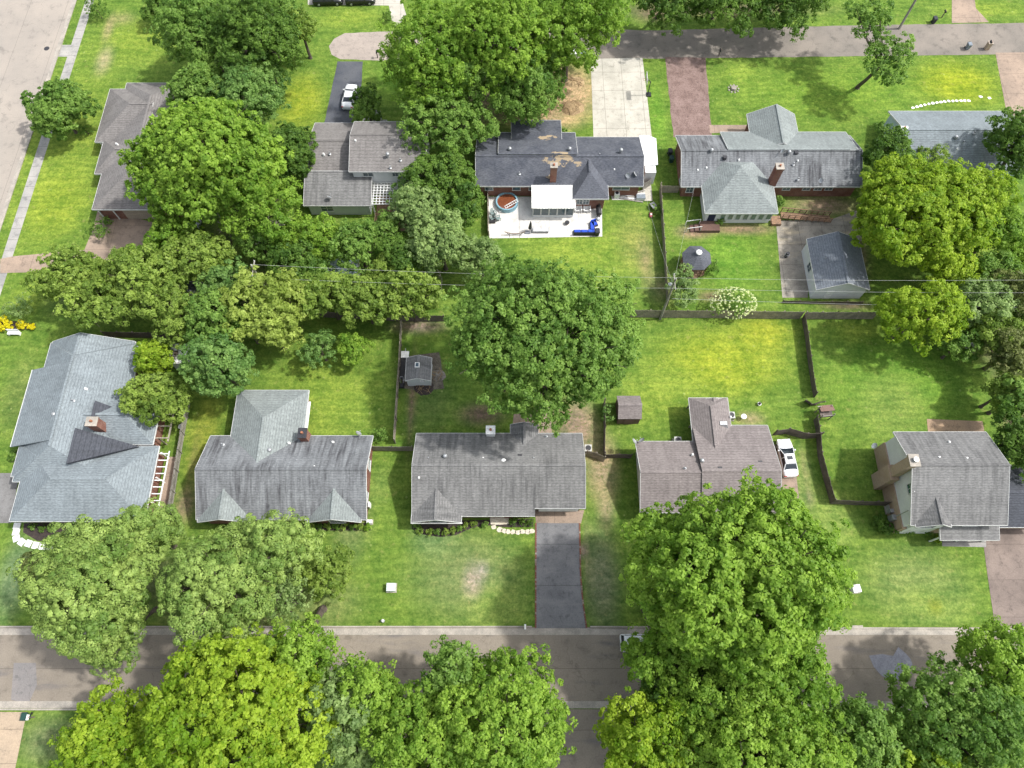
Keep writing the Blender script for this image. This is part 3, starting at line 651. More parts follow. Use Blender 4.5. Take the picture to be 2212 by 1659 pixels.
c = P(1197, 372, 5.8); h.chimney(c.x, 65.3, .85, .75, 0, 6.0, redbrick, 1)
for a in ((1101, 325, 4.6, 'turbine'), (1230, 325, 4.6, 'turbine'), (1341, 328, 4.6, 'turbine'), (1251, 342, 4.2, 'box'), (1131, 340, 4.2, 'pipe'), (1295, 335, 4.4, 'pipe'), (1122, 375, 3.6, 'pipe'), (1327, 367, 3.7, 'white')): h.vent(*a)
h.dish(1356, 385, 3.1, 3.9); h.dish(1370, 382, 3.1, .2)
for x in (-3.2, .6, 2.9): h.win('S', x+ (0), 1.75, 1.0, .8, 64.94, mull=False)
for px in (1252, 1266): c = P(px, 437, 1.6); h.win('S', c.x, 1.6, .75, .9, 62.76)
h.win('S', 15.2, 1.8, 2.2, .7, 64.94)
# white porch roof and glazed sunroom
x0, x1 = P(1148, 405, 2.7).x, P(1242, 405, 2.7).x
mb = MB(); ya, yb = 60.9, 64.6; za, zb2 = 2.55, 2.8
mb.add([(x0, ya, za), (x1, ya, za), (x1, yb, zb2), (x0, yb, zb2), (x0, ya, za-.1), (x1, ya, za-.1), (x1, yb, zb2-.1), (x0, yb, zb2-.1)], [(0, 1, 2, 3), (7, 6, 5, 4), (0, 4, 5, 1), (1, 5, 6, 2), (2, 6, 7, 3), (3, 7, 4, 0)])
for i in range(14): xx = x0+(i+.5)*(x1-x0)/14; mb.bar((xx, ya, za+.03), (xx, yb, zb2+.03), .04, .05)
tag(mb.build('porch_roof', mt('white_metal_roof', (.8, .8, .78), (.62, .6, .56), 1.4), h.t), 'white ribbed metal porch roof')
MB().box(x0+.2, x1-.2, 61.3, 64.9, 0, 2.4).build('sunroom_wall', whitesid, h.t)
for i in range(5): h.win('S', x0+.75+i*(x1-x0-1.5)/4, 1.35, .95, 1.5, 61.3, mull=False)
# carport canopy on the right end
a = P(1383, 300, 2.9); mb = MB()
cp = [P(1381, 293, 2.6), P(1400, 290, 2.9), P(1417, 300, 2.6), P(1421, 356, 2.6), P(1392, 358, 2.7)]
mb.poly([(p.x, p.y) for p in cp], 2.55, 2.7); tag(mb.build('carport_roof', white, h.t), 'white flat carport roof')
MB().box(18.6, 20.1, 67.0, 70.5, 0, 2.5).build('carport_wall', whitesid, h.t)
for x in (18.9, 20.3): MB().box(x, x+.1, 72.8, 72.9, 0, 2.55).build('porch_post', white, h.t)
MB().box(18.6, 19.8, 64.0, 66.8, 0.02, .14).build('side_step', conc, h.t)

# --- pale grey roof with pyramid sunroom
h = House('house', 'brick house with pyramid roof over its white windowed sunroom', 'house', (36, 68))
rf = SH['grey']
h.vol(23.3, 48.2, 64.4, 73.4, 2.7, 4.8, ridge=68.9, roofm=SH['stained'], wallm=redbrick)
h.vol(29.7, 47.6, 68.9, 73.9, 2.9, 4.95, ridge=69.0, zes=(4.88, 2.85), roofm=SH['light'], wallm=redbrick, walls=False, hip=(0, 1.2))
h.vol(33.9, 40.8, 70.3, 77.2, 2.85, 4.75, ax='y', ridge=37.6, roofm=SH['light'], wallm=redbrick)
h.vol(26.1, 36.0, 59.9, 69.4, 2.75, 5.15, ax='y', ridge=31.0, hip=(5.9, 3.4), roofm=SH['light'], wallm=whitesid, zb=0)
h.done()
c = P(1683, 385, 5.4); h.chimney(c.x, 64.9, .95, .95, 0, 6.3, redbrick, 1)
for a in ((1536, 328, 4.7, 'turbine'), (1596, 346, 4.3, 'white'), (1507, 368, 3.6, 'white'), (1526, 363, 3.8, 'white'), (1703, 332, 4.7, 'turbine'), (1720, 330, 4.7, 'box'), (1723, 348, 4.2, 'white'), (1714, 355, 4.1, 'pipe'), (1724, 387, 3.4, 'pipe'), (1566, 340, 4.6, 'box')): h.vent(*a)
h.dish(1688, 333, 4.7, 2.8); h.dish(1771, 396, 3.2, 3.3)
for px in (1603, 1617, 1631, 1646, 1660, 1675, 1690)[:0]: pass
for i in range(7):
    px = 1568+i*14*1.0; c = P(px-.5*(i-3)*0+0, 468, 1.3); h.win('S', 28.3+i*1.05+.6, 1.45, .62, 1.25, 60.35, mull=False, pm=glass('green_grey_glass', (.08, .12, .1)) if i == 0 else MATS['green_grey_glass'])
h.door('S', 27.4, .95, 2.0, 60.35, mt('navy_paint', (.03, .035, .07)))
for x in (38.2, 41.0, 42.6, 44.1): h.win('S', x, 1.9, .95, .8, 64.86)
h.win('W', 66.5, 1.5, 1.2, 1.2, 23.74); h.win('S', 24.8, 1.5, .9, 1, 64.86)
mb = MB().box(25.9, 28.6, 58.7, 60.3, -.02, .55); mb.box(25.2, 25.9, 58.8, 59.9, -.02, .36); mb.box(24.6, 25.2, 58.8, 59.9, -.02, .18).build('brick_steps', brick('dark_brick', (.14, .08, .06), (.1, .06, .05), (.2, .17, .15)), h.t)
mb = MB()
for y in (58.75, 59.95):
    mb.bar((24.0, y, .95), (25.9, y, 1.4), .06); mb.bar((24.0, y, 0), (24.0, y, .95), .06); mb.bar((25.9, y, .3), (25.9, y, 1.4), .06)
mb.build('handrail', white, h.t)
# wooden ramp
mb = MB(); a, b = P(1688, 464, .5), P(1792, 473, .1)
for s_ in (-.55, .55):
    mb.bar((a.x, a.y+s_, 1.35), (b.x, b.y+s_, .95), .09); mb.bar((a.x, a.y+s_, .9), (b.x, b.y+s_, .5), .06)
    for i in range(9): t = i/8; p = a.lerp(b, t); mb.bar((p.x, p.y+s_, 0), (p.x, p.y+s_, 1.4-.4*t), .09)
for i in range(40): t = i/39; p = a.lerp(b, t); mb.box(p.x-.07, p.x+.07, p.y-.55, p.y+.55, .48-.4*t, .52-.4*t)
tag(mb.build('access_ramp', deckw, h.t), 'brown wooden ramp with railings')
MB().box(35.9, 37.2, 59.8, 61.2, 0, .5).build('deck', deckw, h.t)

# --- split level house with pergola
h = House('house', 'split level house with brownish grey roof, white upper storey and lattice pergola', 'house', (-20, 68))
rf = SH['brown']
h.vol(-28.3, -18.9, 66.0, 75.6, 2.8, 4.4, ax='x', ridge=71, roofm=rf, wallm=greysid)
h.vol(-28.4, -19.2, 61.3, 66.4, 2.6, 3.9, ridge=66.0, zes=(2.6, 3.6), roofm=SH['weath'], wallm=greysid, walls=True)
h.vol(-22.0, -11.6, 64.9, 73.6, 5.2, 6.6, ridge=70.0, roofm=rf, wallm=whitesid, oh=.35)
h.vol(-20, -18.0, 70, 76.0, 2.9, 3.6, ridge=72, roofm=rf, wallm=greysid, walls=False)
h.done()
for x, w in ((-19.6, 1.3), (-15.9, .7), (-13.9, 1.3)): h.win('S', x, 4.35, w, .75, 65.26)
h.win('S', -25.5, 1.4, 1.6, 1.1, 61.76)
for a in ((699, 333, 4.0, 'white'), (712, 332, 4.0, 'pipe'), (838, 337, 6, 'turbine'), (865, 346, 5.8, 'pipe'), (843, 362, 5.5, 'pipe'), (768, 304, 6.4, 'white')): h.vent(*a)
h.dish(713, 432, 2.9, 1)
mb = MB(); xa, xb, y0_, y1_ = -19.0, -13.6, 61.5, 65.1
for i in range(13): x = xa+i*(xb-xa)/12; mb.box(x-.04, x+.04, y0_, y1_, 2.5, 2.62)
for i in range(9): y = y0_+i*(y1_-y0_)/8; mb.box(xa-.2, xb+.2, y-.04, y+.04, 2.63, 2.72)
tag(mb.build('pergola_lattice', white, h.t), 'white pergola lattice')
posts(h, [(xa, y0_), (xb, y0_), (-16.3, y0_)], 2.5, white)
mb = MB()
for i in range(22): x = -18.9+i*.2; mb.box(x, x+.18, 58.8, 64.9, .2, .25)
for x in (-18.9, -14.6):
    mb.bar((x, 58.8, .9), (x, 61.5, .9), .06)
    for y in (58.8, 60.1, 61.5): mb.bar((x, y, 0), (x, y, .95), .08)
mb.build('deck', deckw, h.t)

# --- brown roof house top left
h = House('house', 'house with brown-grey hipped roof partly under a large bright tree', 'house', (-53, 71))
rf = SH['brown']
h.vol(-57.0, -46.0, 60.6, 83.3, 2.7, 4.9, ax='y', hip=(5.3, 4.5), roofm=rf, wallm=redbrick)
h.vol(-59.2, -51.0, 72.2, 82.1, 2.72, 4.85, ridge=77.2, hip=(4.9, 0), roofm=rf, wallm=redbrick)
h.vol(-58.0, -51.0, 66.6, 72.6, 2.7, 4.3, ridge=69.6, hip=(3, 0), roofm=rf, wallm=redbrick)
h.vol(-49, -43.5, 60.9, 68, 2.68, 4.1, roofm=rf, wallm=redbrick, hip=(0, 3.5))
h.done()
posts(h, [(-56.6, 61.0), (-54.6, 61.0), (-58.7, 72.5)], 2.5, white)
h.door('S', -51, 4.8, 2.1, 61.05, mt('tan_door', (.4, .33, .26)), 'garage_door')
h.vent(253, 865/1, 3, 'white') if 0 else None; h.vent(252, 311, 3.9, 'white'); h.vent(293, 336, 4.4, 'pipe')

# --- blue house top right
h = House('house', 'light blue sided house with blue-grey roof at the upper right, white stepping stones beyond it', 'house', (62, 72))
h.vol(54.6, 72.0, 67.2, 77.9, 2.7, 5.0, ridge=72.4, roofm=SH['blue'], wallm=bluesid, oh=.35)
h.done()
for a in ((2180-2212+2080, 300-0, 4.9, 'pipe'),): pass
for a in ((2104, 287, 4.9, 'pipe'), (2062, 300, 4.4, 'turbine'), (2080, 308, 4.2, 'pipe'), (2067, 322, 3.9, 'white')): h.vent(*a)
h.chimney(*P(1950, 282, 4.5)[:2], 1.0, .6, 3, 4.9, white, 1, white); h.win('W', 72.5, 1.5, 1.3, 1.2, 54.93)

# --- garage
h = House('garage', 'white detached garage with dark grey roof standing on the stained concrete yard', 'garage', (42.5, 52)); gr_ = shingle('mid_blue_grey_shingle', (.15, .165, .185), (.11, .12, .135), .4)
a0, a1 = P(1761, 618, 2.6), P(1880, 630, 2.6)
gx0, gx1, gy0 = a0.x+.05, a1.x, 48.1
h.vol(gx0, gx1, gy0, 55.9, 2.6, 4.3, ax='y', roofm=gr_, wallm=whitesid, oh=.2)
h.done(); h.win('W', 52.2, 1.5, 1.1, 1.1, gx0+.2); h.door('S', gx0+2.2, .9, 2.0, gy0+.2, white)
h.vent(1782, 560, 3.2, 'pipe')

# --- sheds
h = House('shed', 'small light blue shed with grey roof and a skylight beside the board fence', 'shed', (-11.6, 37.5))
c0, c1 = P(879, 816, 2.0), P(938, 768, 2.0)
h.vol(-13.15, -10.0, 35.6, 38.7, 2.0, 2.75, ax='y', roofm=SH['weath'], wallm=greysid, oh=.12)
h.done(); h.win('S', -11.0, 1.75, .55, .3, 35.72)
c = P(902, 791, 2.5); fr = MB().box(c.x-.28, c.x+.28, c.y-.32, c.y+.32, 2.25, 2.95).build('skylight', white, h.t); MB().box(c.x-.19, c.x+.19, c.y-.23, c.y+.23, 2.6, 2.97).build('pane', gl, fr)
h = House('shed', 'small brown barn roofed shed beside a feathery sapling', 'shed', P(1359, 885))
sx0, sx1 = P(1335, 900, 2).x, P(1386, 900, 2).x; sy0 = P(1360, 905, 2.0).y; sy1 = P(1360, 855, 2.0).y; sm = (sy0+sy1)/2
h.vol(sx0, sx1, sy0, sy1, 2.0, 2.9, roofm=SH['rose'], wallm=mt('maroon_wall', (.15, .09, .08)), oh=.1, fascia=False)
h.done(); h.door('S', (sx0+sx1)/2, 1.3, 1.7, sy0+.1, mt('maroon_wall', (.15, .09, .08)))
h = House('shed', 'low white flat roofed shed littered with brown leaves, behind the large blue-grey roofed house', 'shed', P(393, 762))
p0, p1 = P(365, 785, 2.3), P(411, 743, 2.3)
m, n, l = newmat('littered_white'); g = n.new('ShaderNodeNewGeometry').outputs['Position']
col = mix(n, l, ramp(n, l, noise(n, l, g, .9, 4, .65), .5, .56), (.7, .7, .7), (.12, .09, .07)); lit = finish(m, n, l, col, .8)
h.vol(p0.x, p1.x, p0.y, p1.y, 2.3, 2.42, roofm=lit, wallm=whitesid, oh=.1); h.done(); h.door('S', p0.x+1.6, .8, 1.8, p0.y+.1, white)
m, n, l = newmat('striped_metal'); g = n.new('ShaderNodeNewGeometry').outputs['Position']
s_ = n.new('ShaderNodeSeparateXYZ'); l.new(g, s_.inputs[0]); t_ = math_(n, l, 'LESS_THAN', math_(n, l, 'MODULO', math_(n, l, 'ADD', s_.outputs[0], 500), .5), .2)
strm = finish(m, n, l, mix(n, l, t_, (.5, .58, .64), (.25, .32, .38)), .4, .5, .3)
h = House('shed', 'shed with ribbed blue-white metal roof hidden among the dense middle trees', 'shed', P(737, 575))
p0, p1 = P(702, 592, 2.3), P(775, 560, 2.3)
h.vol(p0.x, p1.x, p0.y, p1.y, 2.3, 2.8, roofm=strm, wallm=whitesid, oh=.1); h.done(); h.door('S', p0.x+2, .9, 1.8, p0.y+.1, white)
h = House('shed', 'white low shed edge glimpsed between the olive trees', 'shed', P(425, 622))
p0, p1 = P(404, 628, 2.0), P(449, 608, 2.0)
h.vol(p0.x, p1.x, p0.y, p1.y, 2.0, 2.3, roofm=SH['char'], wallm=whitesid, oh=.05); h.done(); h.door('S', p0.x+1.5, .9, 1.6, p0.y+.05, white)

# --- gazebo
c = P(1504, 572, 0); g_ = thing('gazebo', 'small round brown gazebo with grey eight sided roof', 'gazebo', (c.x, c.y, 0))
cc = P(1505, 557, 2.3); gx, gy = cc.x, cc.y; g_.location = (gx, gy, 0)
mb = MB(); n = 8; R0 = 2.0
ring = [(gx+R0*cos(2*pi*i/n+.39), gy+R0*sin(2*pi*i/n+.39), 2.3) for i in range(n)]
mid = [(gx+.35*cos(2*pi*i/n+.39), gy+.35*sin(2*pi*i/n+.39), 3.4) for i in range(n)]
mb.add(ring+mid+[(a, b, z-.1) for a, b, z in ring], [(i, (i+1) % n, n+(i+1) % n, n+i) for i in range(n)]+[(2*n+i, 2*n+(i+1) % n, (i+1) % n, i) for i in range(n)]+[tuple(2*n+i for i in range(n))])
mb.build('roof', SH['char'], g_)
MB().cyl(gx, gy, 3.35, 3.65, .3, n=8).cyl(gx, gy, 3.65, 3.95, .42, .03, n=8).build('cupola', white, g_)
MB().cyl(gx, gy, 0, .25, 1.85, n=8).build('floor', deckw, g_)
for i in range(n): a = 2*pi*i/n+.39; MB().box(gx+1.75*cos(a)-.06, gx+1.75*cos(a)+.06, gy+1.75*sin(a)-.06, gy+1.75*sin(a)+.06, .2, 2.3).build('post', deckw, g_)
for i in range(n-1):
    a, b = 2*pi*i/n+.39, 2*pi*(i+1)/n+.39; mb = MB()
    for z in (.5, 1.0): mb.bar((gx+1.75*cos(a), gy+1.75*sin(a), z), (gx+1.75*cos(b), gy+1.75*sin(b), z), .05)
    for k in range(1, 7): t = k/7; x = gx+1.75*(cos(a)*(1-t)+cos(b)*t); y = gy+1.75*(sin(a)*(1-t)+sin(b)*t); mb.bar((x, y, .5), (x, y, 1), .035)
    mb.build('railing', deckw, g_)
# ---------------------------------------------------------------- fences
def fence(label, pts, ht=1.8, m=None, lean=0, px=True, zpx=0, pitch=.15, wob=.03, name='wooden_fence', group=None):
    m = m or wood; w = [P(p[0], p[1], zpx) if px else Vector((p[0], p[1], 0)) for p in pts]
    t = thing(name, label, 'fence', (w[0].x, w[0].y, 0), group=group); bd = MB(); rl = MB(); rnd = random.Random(len(label))
    for a, b in zip(w[:-1], w[1:]):
        a = Vector((a.x, a.y, 0)); b = Vector((b.x, b.y, 0)); L = (b-a).length; d = (b-a)/L; nrm = Vector((-d.y, d.x, 0))
        k = max(1, int(L/pitch))
        for i in range(k):
            p = a+d*(i+.5)*L/k; h_ = ht+rnd.uniform(-wob, wob); ln = nrm*(lean+rnd.uniform(-.015, .015))*ht
            q = p+ln; hw = d*(L/k*.47); th = nrm*.012
            vs = [p-hw-th, p+hw-th, p+hw+th, p-hw+th]; vt = [q-hw-th, q+hw-th, q+hw+th, q-hw+th]
            bd.add([(v.x, v.y, 0) for v in vs]+[(v.x, v.y, h_) for v in vt], [(4, 5, 6, 7), (0, 1, 5, 4), (1, 2, 6, 5), (2, 3, 7, 6), (3, 0, 4, 7)])
        off = nrm*.04
        for z in (.3, ht-.35): rl.bar(a+off+nrm*lean*z+Vector((0, 0, z)), b+off+nrm*lean*z+Vector((0, 0, z)), .045, .09)
        kp = max(1, round(L/2.4))
        for i in range(kp+1):
            p = a+d*(i*L/kp)+nrm*.09; MB().bar((p.x, p.y, 0), (p.x+nrm.x*lean*ht, p.y+nrm.y*lean*ht, ht+.05), .1).build('post', m, t)
    bd.build('boards', m, t); rl.build('rail', m, t); return t
fence('grey board fence between the bright yellow-green lawn and the gazebo yard', [(1362, 685), (1440, 686), (1560, 687), (1727, 689)], 1.85, wood, lean=.02)
fence('grey board fence just below the white garage', [(1733, 689), (1800, 689), (1885, 689)], 1.85, wood)
fence('dark leaning board fence running down between the two big right lawns, its lower end twisted', [(1732, 690), (1739, 730), (1745, 780), (1752, 830), (1757, 858)], 1.75, wooddk, lean=-.12)
fence('collapsed piece of dark fence lying askew at the end of the long leaning fence', [(1770, 868), (1750, 874), (1738, 866)], 1.3, wooddk, lean=.35)
fence('dark fence section standing beside the little wooden playset', [(1757, 908), (1762, 930), (1763, 945)], 1.8, wooddk, lean=-.1)
fence('mossy dark fence curving down from the white sedan to the lawn corner', [(1763, 945), (1766, 985), (1780, 1040), (1793, 1086)], 1.8, wooddk, lean=-.06)
fence('dark fence running from the lawn corner to the two storey house', [(1793, 1088), (1850, 1091), (1918, 1092)], 1.8, wooddk)
fence('dark zigzag fence between the rosy roof house and the long right fence', [(1670, 941), (1697, 937), (1735, 948), (1768, 946)], 1.8, wooddk, lean=.02)
fence('weathered fence along the left side of the small blue shed yard', [(868, 706), (864, 790), (859, 860), (853, 958)], 1.75, wood, lean=.03)
fence('short mossy fence joining the stained roof house to the middle house', [(806, 973), (850, 974), (893, 974)], 1.6, woodlt)
fence('dark fence on the left edge of the brown shed yard', [(1303, 872), (1304, 930), (1303, 986)], 1.8, wooddk)
fence('crooked low fence between middle house and rosy roof house', [(1266, 985), (1285, 990), (1303, 998)], 1.5, wood, lean=.12)
fence('short dark fence tying the brown shed yard to the rosy roof house', [(1305, 990), (1335, 989), (1362, 990)], 1.5, wooddk)
fence('long pale grey fence between the two blue-grey roofed houses at the left', [(412, 866), (398, 940), (385, 1020), (370, 1112)], 1.8, woodlt, lean=.14)
fence('tall weathered fence on the right side of the white patio yard', [(1424, 412), (1428, 470), (1434, 560), (1440, 660)], 1.8, wood, lean=-.05)
fence('short wooden gate fence between charcoal roof house and pyramid sunroom house', [(1425, 416), (1464, 416)], 1.5, wood)
fence('short slatted fence beside the white carport', [(1388, 412), (1404, 402)], 1.6, woodlt)
fence('thin board fence at the left side of the white patio', [(1054, 420), (1054, 470), (1055, 512)], 1.4, wood, wob=.06)
fence('low dark fence hidden behind the small blue shed yard trees', [(668, 684), (760, 688), (862, 694), (960, 694)], 1.5, wooddk)
fence('dark fence under the olive trees behind the large blue-grey roofed house', [(230, 728), (330, 730), (410, 732)], 1.5, wooddk)
fence('low dark fence at the foot of the garage yard', [(1690, 655), (1760, 657), (1860, 658)], .7, wooddk)
fence('old fence in shade between the middle trees', [(560, 560), (560, 600), (620, 612)], 1.4, wooddk) if 0 else None
# ---------------------------------------------------------------- vegetation
LM = dict(
 bright=leafmat('bright_leaf', (0.110, 0.215, 0.022), (0.302, 0.448, 0.062)),
 yellow=leafmat('yellow_green_leaf', (0.132, 0.242, 0.013), (0.370, 0.482, 0.045)),
 mid=leafmat('mid_green_leaf', (0.083, 0.171, 0.028), (0.246, 0.381, 0.078)),
 deep=leafmat('deep_green_leaf', (0.055, 0.121, 0.020), (0.168, 0.280, 0.045)),
 blue=leafmat('bluish_leaf', (0.088, 0.182, 0.044), (0.235, 0.370, 0.095)),
 grey=leafmat('grey_green_leaf', (0.132, 0.209, 0.066), (0.336, 0.448, 0.157)),
 olive=leafmat('olive_leaf', (0.110, 0.182, 0.028), (0.319, 0.426, 0.084)),
 pale=leafmat('pale_olive_leaf', (0.176, 0.242, 0.039), (0.403, 0.493, 0.112)),
 pine=leafmat('pine_needle', (0.099, 0.176, 0.031), (0.291, 0.392, 0.095), .25),
 brown=leafmat('brownish_leaf', (0.077, 0.105, 0.028), (0.224, 0.258, 0.078)),
 yflower=leafmat('yellow_flower', (.5, .42, .01), (.8, .72, .02)),
 wflower=leafmat('cream_flower', (.5, .55, .25), (.85, .85, .6)))
rng = np.random.default_rng(11)
def unit(v): return v/np.maximum(np.linalg.norm(v, axis=-1, keepdims=True), 1e-6)
def leaves_mesh(name, cen, rad, out, tint, m, K, size, flat, parent, droop=0, elong=1.0, shell=.4):
    """K small leaf sprays on the upper, outer side of every clump"""
    n = len(cen)
    d = rng.normal(size=(n, K, 3)); d = unit(d); d = unit(d+out[:, None, :]*.85+np.array([0, 0, .35]))
    r = rng.random((n, K, 1))**shell
    p = cen[:, None, :]+d*r*rad[:, None, None]*np.array([1, 1, .8]); p[..., 2] -= droop*rng.random((n, K))*rad[:, None]
    nr = unit(d*flat+rng.normal(size=(n, K, 3))*.42+np.array([0, 0, .25]))
    a = unit(np.cross(nr, rng.normal(size=(n, K, 3)))); b = np.cross(nr, a)
    s = size*(.5+.9*rng.random((n, K, 1)))
    a = a*s*elong; b = b*s*.62
    q = np.stack([p-a, p-b*1.0+a*.1+nr*s*.12, p+a, p+b+a*.1+nr*s*.12], 2).reshape(-1, 3)
    me = bpy.data.meshes.new(name); nf = n*K
    fastmesh(me, q, np.arange(nf*4).reshape(-1, 4))
    t = np.clip(tint[:, None]+rng.normal(size=(n, K))*.15, 0, 1)
    at = me.attributes.new('tint', 'FLOAT', 'POINT'); at.data.foreach_set('value', np.repeat(t.ravel(), 4).astype(np.float32))
    me.materials.append(m)
    o = bpy.data.objects.new(name, me); COL.objects.link(o)
    if parent: o.parent = parent
    return o
def tree(name, label, cat, c, rad, kind='mid', trunkh=None, group=None, size=.15, K=38, cr=.62, gap=.12, nl=None, tr=None, base=None, lobes=None, fill=1.0, pinef=False, droop=0, leafname='crown', twigs=True, barkm=None, lobk=1.0):
    """c = crown centre (world), rad = (rx, ry, rz)"""
    c = np.array(c, float); rad = np.array(rad, float); Rm = rad.mean()
    base = Vector((c[0], c[1], 0)) if base is None else Vector(base)
    t = thing(name, label, cat, base, group=group)
    # boughs: rounded masses spread through the crown
    if lobes is None:
        nl = nl or int(np.clip(7+Rm*2.4, 7, 34)); dirs = []
        for i in range(nl):
            z = 1-(i+.5)/nl*1.45; a = i*2.39996+rng.random()*.6; s = math.sqrt(max(0, 1-z*z)); dirs.append((s*cos(a), s*sin(a), z))
        dirs = np.array(dirs); k = .58+.3*rng.random((nl, 1))
        lc = c+dirs*rad*k; lr = (rad.mean()*.34*lobk*(.6+.8*rng.random(nl)))
        lc = np.vstack([lc, c+rad*np.array([0, 0, .2])]); lr = np.append(lr, rad.min()*.5)
    else:
        lc = np.array([l[:3] for l in lobes]); lr = np.array([l[3] for l in lobes])
    cen = []; out = []; tn = []
    for i in range(len(lc)):
        area = 4*pi*lr[i]**2; m_ = max(6, int(area/(cr*cr*1.25)*fill))
        d = unit(rng.normal(size=(m_, 3))); d[:, 2] = np.abs(d[:, 2])*np.where(rng.random(m_) < .3, -1, 1)
        ph = rng.random(6)*6.28; q_ = d*np.array([3.1, 3.7, 3.3])
        nz = np.sin(q_[:, 0]*1.3+ph[0]+q_[:, 1])*np.sin(q_[:, 1]*1.2+ph[1]-q_[:, 2])+.5*np.sin(q_[:, 2]*2.3+ph[2]+q_[:, 0]*1.7)
        p = lc[i]+d*lr[i]*(.62+.5*rng.random((m_, 1))**1.3+.22*nz[:, None]+.32*rng.random((m_, 1))*(rng.random((m_, 1)) < .2))*np.array([1, 1, .85])
        dist = np.linalg.norm(p[:, None, :]-lc[None], axis=2)/lr[None]; dist[:, i] = 9
        keep = (dist.min(1) > .62) & (rng.random(m_) > gap+.5*(nz < -.3))
        lt = .5+rng.normal()*.2
        cen.append(p[keep]); out.append(unit(d[keep]+unit(p[keep]-c)*.5)); tn.append(np.clip(lt+rng.normal(size=keep.sum())*.18, 0, 1))
    cen = np.vstack(cen); out = np.vstack(out); tn = np.concatenate(tn)
    cen[:, 2] = np.maximum(cen[:, 2], .25)
    off = np.array(base)
    rr = cr*(.45+.8*rng.random(len(cen)))
    leaves_mesh(leafname, cen-off, rr, out, tn, LM[kind], K, size, 2.4 if pinef else .9, t, droop, 1.0, .12 if pinef else .4)
    # trunk and limbs
    tb = MB(); th = trunkh if trunkh is not None else max(.3, (c[2]-rad[2]*.55)); tr = tr or max(.05, .028*(c[2]+rad[2])); bx, by = base.x, base.y
    fork = Vector((c[0]*.6+bx*.4, c[1]*.6+by*.4, th)); sway = Vector((rng.normal()*.1, rng.normal()*.1, 0))*Rm*.15
    mid_ = Vector((bx, by, 0)).lerp(fork, .5)+sway
    tb.tube([(bx, by, -.1), (bx, by, .35), mid_, fork, Vector(c)+Vector((0, 0, rad[2]*.15))], [tr*1.5, tr*1.05, tr*.9, tr*.8, tr*.25], 8)
    if twigs:
        for i in range(len(lc)):
            e = Vector(lc[i]); s = fork.lerp(Vector(c), .15+.7*rng.random()); mdl = s.lerp(e, .5)+Vector((0, 0, -.06*(e-s).length))
            tb.tube([s, mdl, e], [tr*.42, tr*.3, tr*.12], 5)
            for k in range(2):
                f = e+Vector(rng.normal(size=3))*lr[i]*.5; tb.tube([mdl.lerp(e, .6), f], [tr*.14, tr*.05], 4)
    tb.build('trunk', barkm or bark, t)
    return t
def clear_foot(x, y):
    """a trunk stands on grass: off the streets and outside the houses"""
    if -1.8 < y < 7.6: y = 8.8 if y > 2.2 else -3.2
    if 2.6 < x < 12 and y < 0: x = 1.6 if x < 7 else 13
    if 90.6 < y < 99 and x > -30: y = 99.8 if y > 93 else 89.8
    for _ in range(2):
        for x0, x1, y0, y1 in FOOT:
            if x0-.5 < x < x1+.5 and y0-.5 < y < y1+.5:
                dd = [(x-x0, 'w'), (x1-x, 'e'), (y-y0, 's'), (y1-y, 'n')]; q = min(dd)[1]
                if q == 'w': x = x0-.9
                elif q == 'e': x = x1+.9
                elif q == 's': y = y0-.9
                else: y = y1+.9
    return (x, y, 0)
def T(px, py, rx, ry, H, kind, label, name='tree', group=None, rz=None, **k):
    """crown traced from the photograph: centre and half sizes in picture pixels, height H in metres"""
    zc = H*.62; rz = rz or H*.36; c = P(px, py, zc); t = depth(px, py, zc); wx = rx*t/FPX
    k.setdefault('base', clear_foot(c.x, c.y))
    ph = TILT-math.atan((py-829.5)/FPX); seen = ry*t/FPX; wy2 = seen**2-(rz*sin(ph))**2
    wy = math.sqrt(max(wy2, (wx*.6)**2))/max(.5, cos(ph)); wy = min(wy, wx*1.5)
    return tree(name, label, 'tree', c, (wx*.94, wy*.94, rz), kind, group=group, **k)
def B(px, py, rx, ry, hgt, kind, label, name='shrub', group=None, cat='shrub', **k):
    c = P(px, py, hgt*.5); t = depth(px, py, hgt*.5)/FPX
    k.setdefault('cr', min(.4, rx*t*.4)); k.setdefault('size', .1); k.setdefault('K', 14); k.setdefault('nl', 6)
    return tree(name, label, cat, c, (rx*t*.95, ry*t*.95, hgt*.5), kind, group=group, trunkh=.12, tr=.05, leafname='foliage', **k)
# front verge and bottom edge
pk = dict(cr=.6, size=.1, K=70, pinef=True, gap=.12, lobk=.85)
T(205, 1262, 128, 155, 17, 'pine', 'large tufted pine at lower left, leaning over the street kerb', 'pine_tree', rz=6, nl=34, **pk)
T(255, 1400, 58, 52, 11, 'pine', 'lowest tufted pine bough mass hanging over the near street', 'pine_tree', rz=3, **pk)
T(310, 1150, 80, 62, 12, 'pine', 'smaller paler pine behind the large left pine, against the corner of the big blue-grey roof', 'pine_tree', **pk)
T(480, 1265, 122, 128, 16, 'pine', 'broad grey-green pine standing before the black-streaked roof', 'pine_tree', rz=5, nl=30, **pk)
T(590, 1180, 85, 80, 14, 'pine', 'pine covering the lower edge of the black-streaked roof', 'pine_tree', **pk)
T(605, 1290, 62, 62, 9, 'grey', 'thin grey-green tree at the right foot of the broad pine', gap=.35, K=12)
T(702, 1235, 52, 58, 6, 'olive', 'small dull olive tree on the lawn right of the pines', gap=.3, size=.16, cr=.5)
T(72, 1225, 26, 34, 3.5, 'brown', 'small brownish tree left of the large tufted pine', size=.14, cr=.4, gap=.2)
T(238, 1600, 95, 105, 13, 'yellow', 'yellow-green tree in the bottom left corner beyond the beige drive', gap=.22)
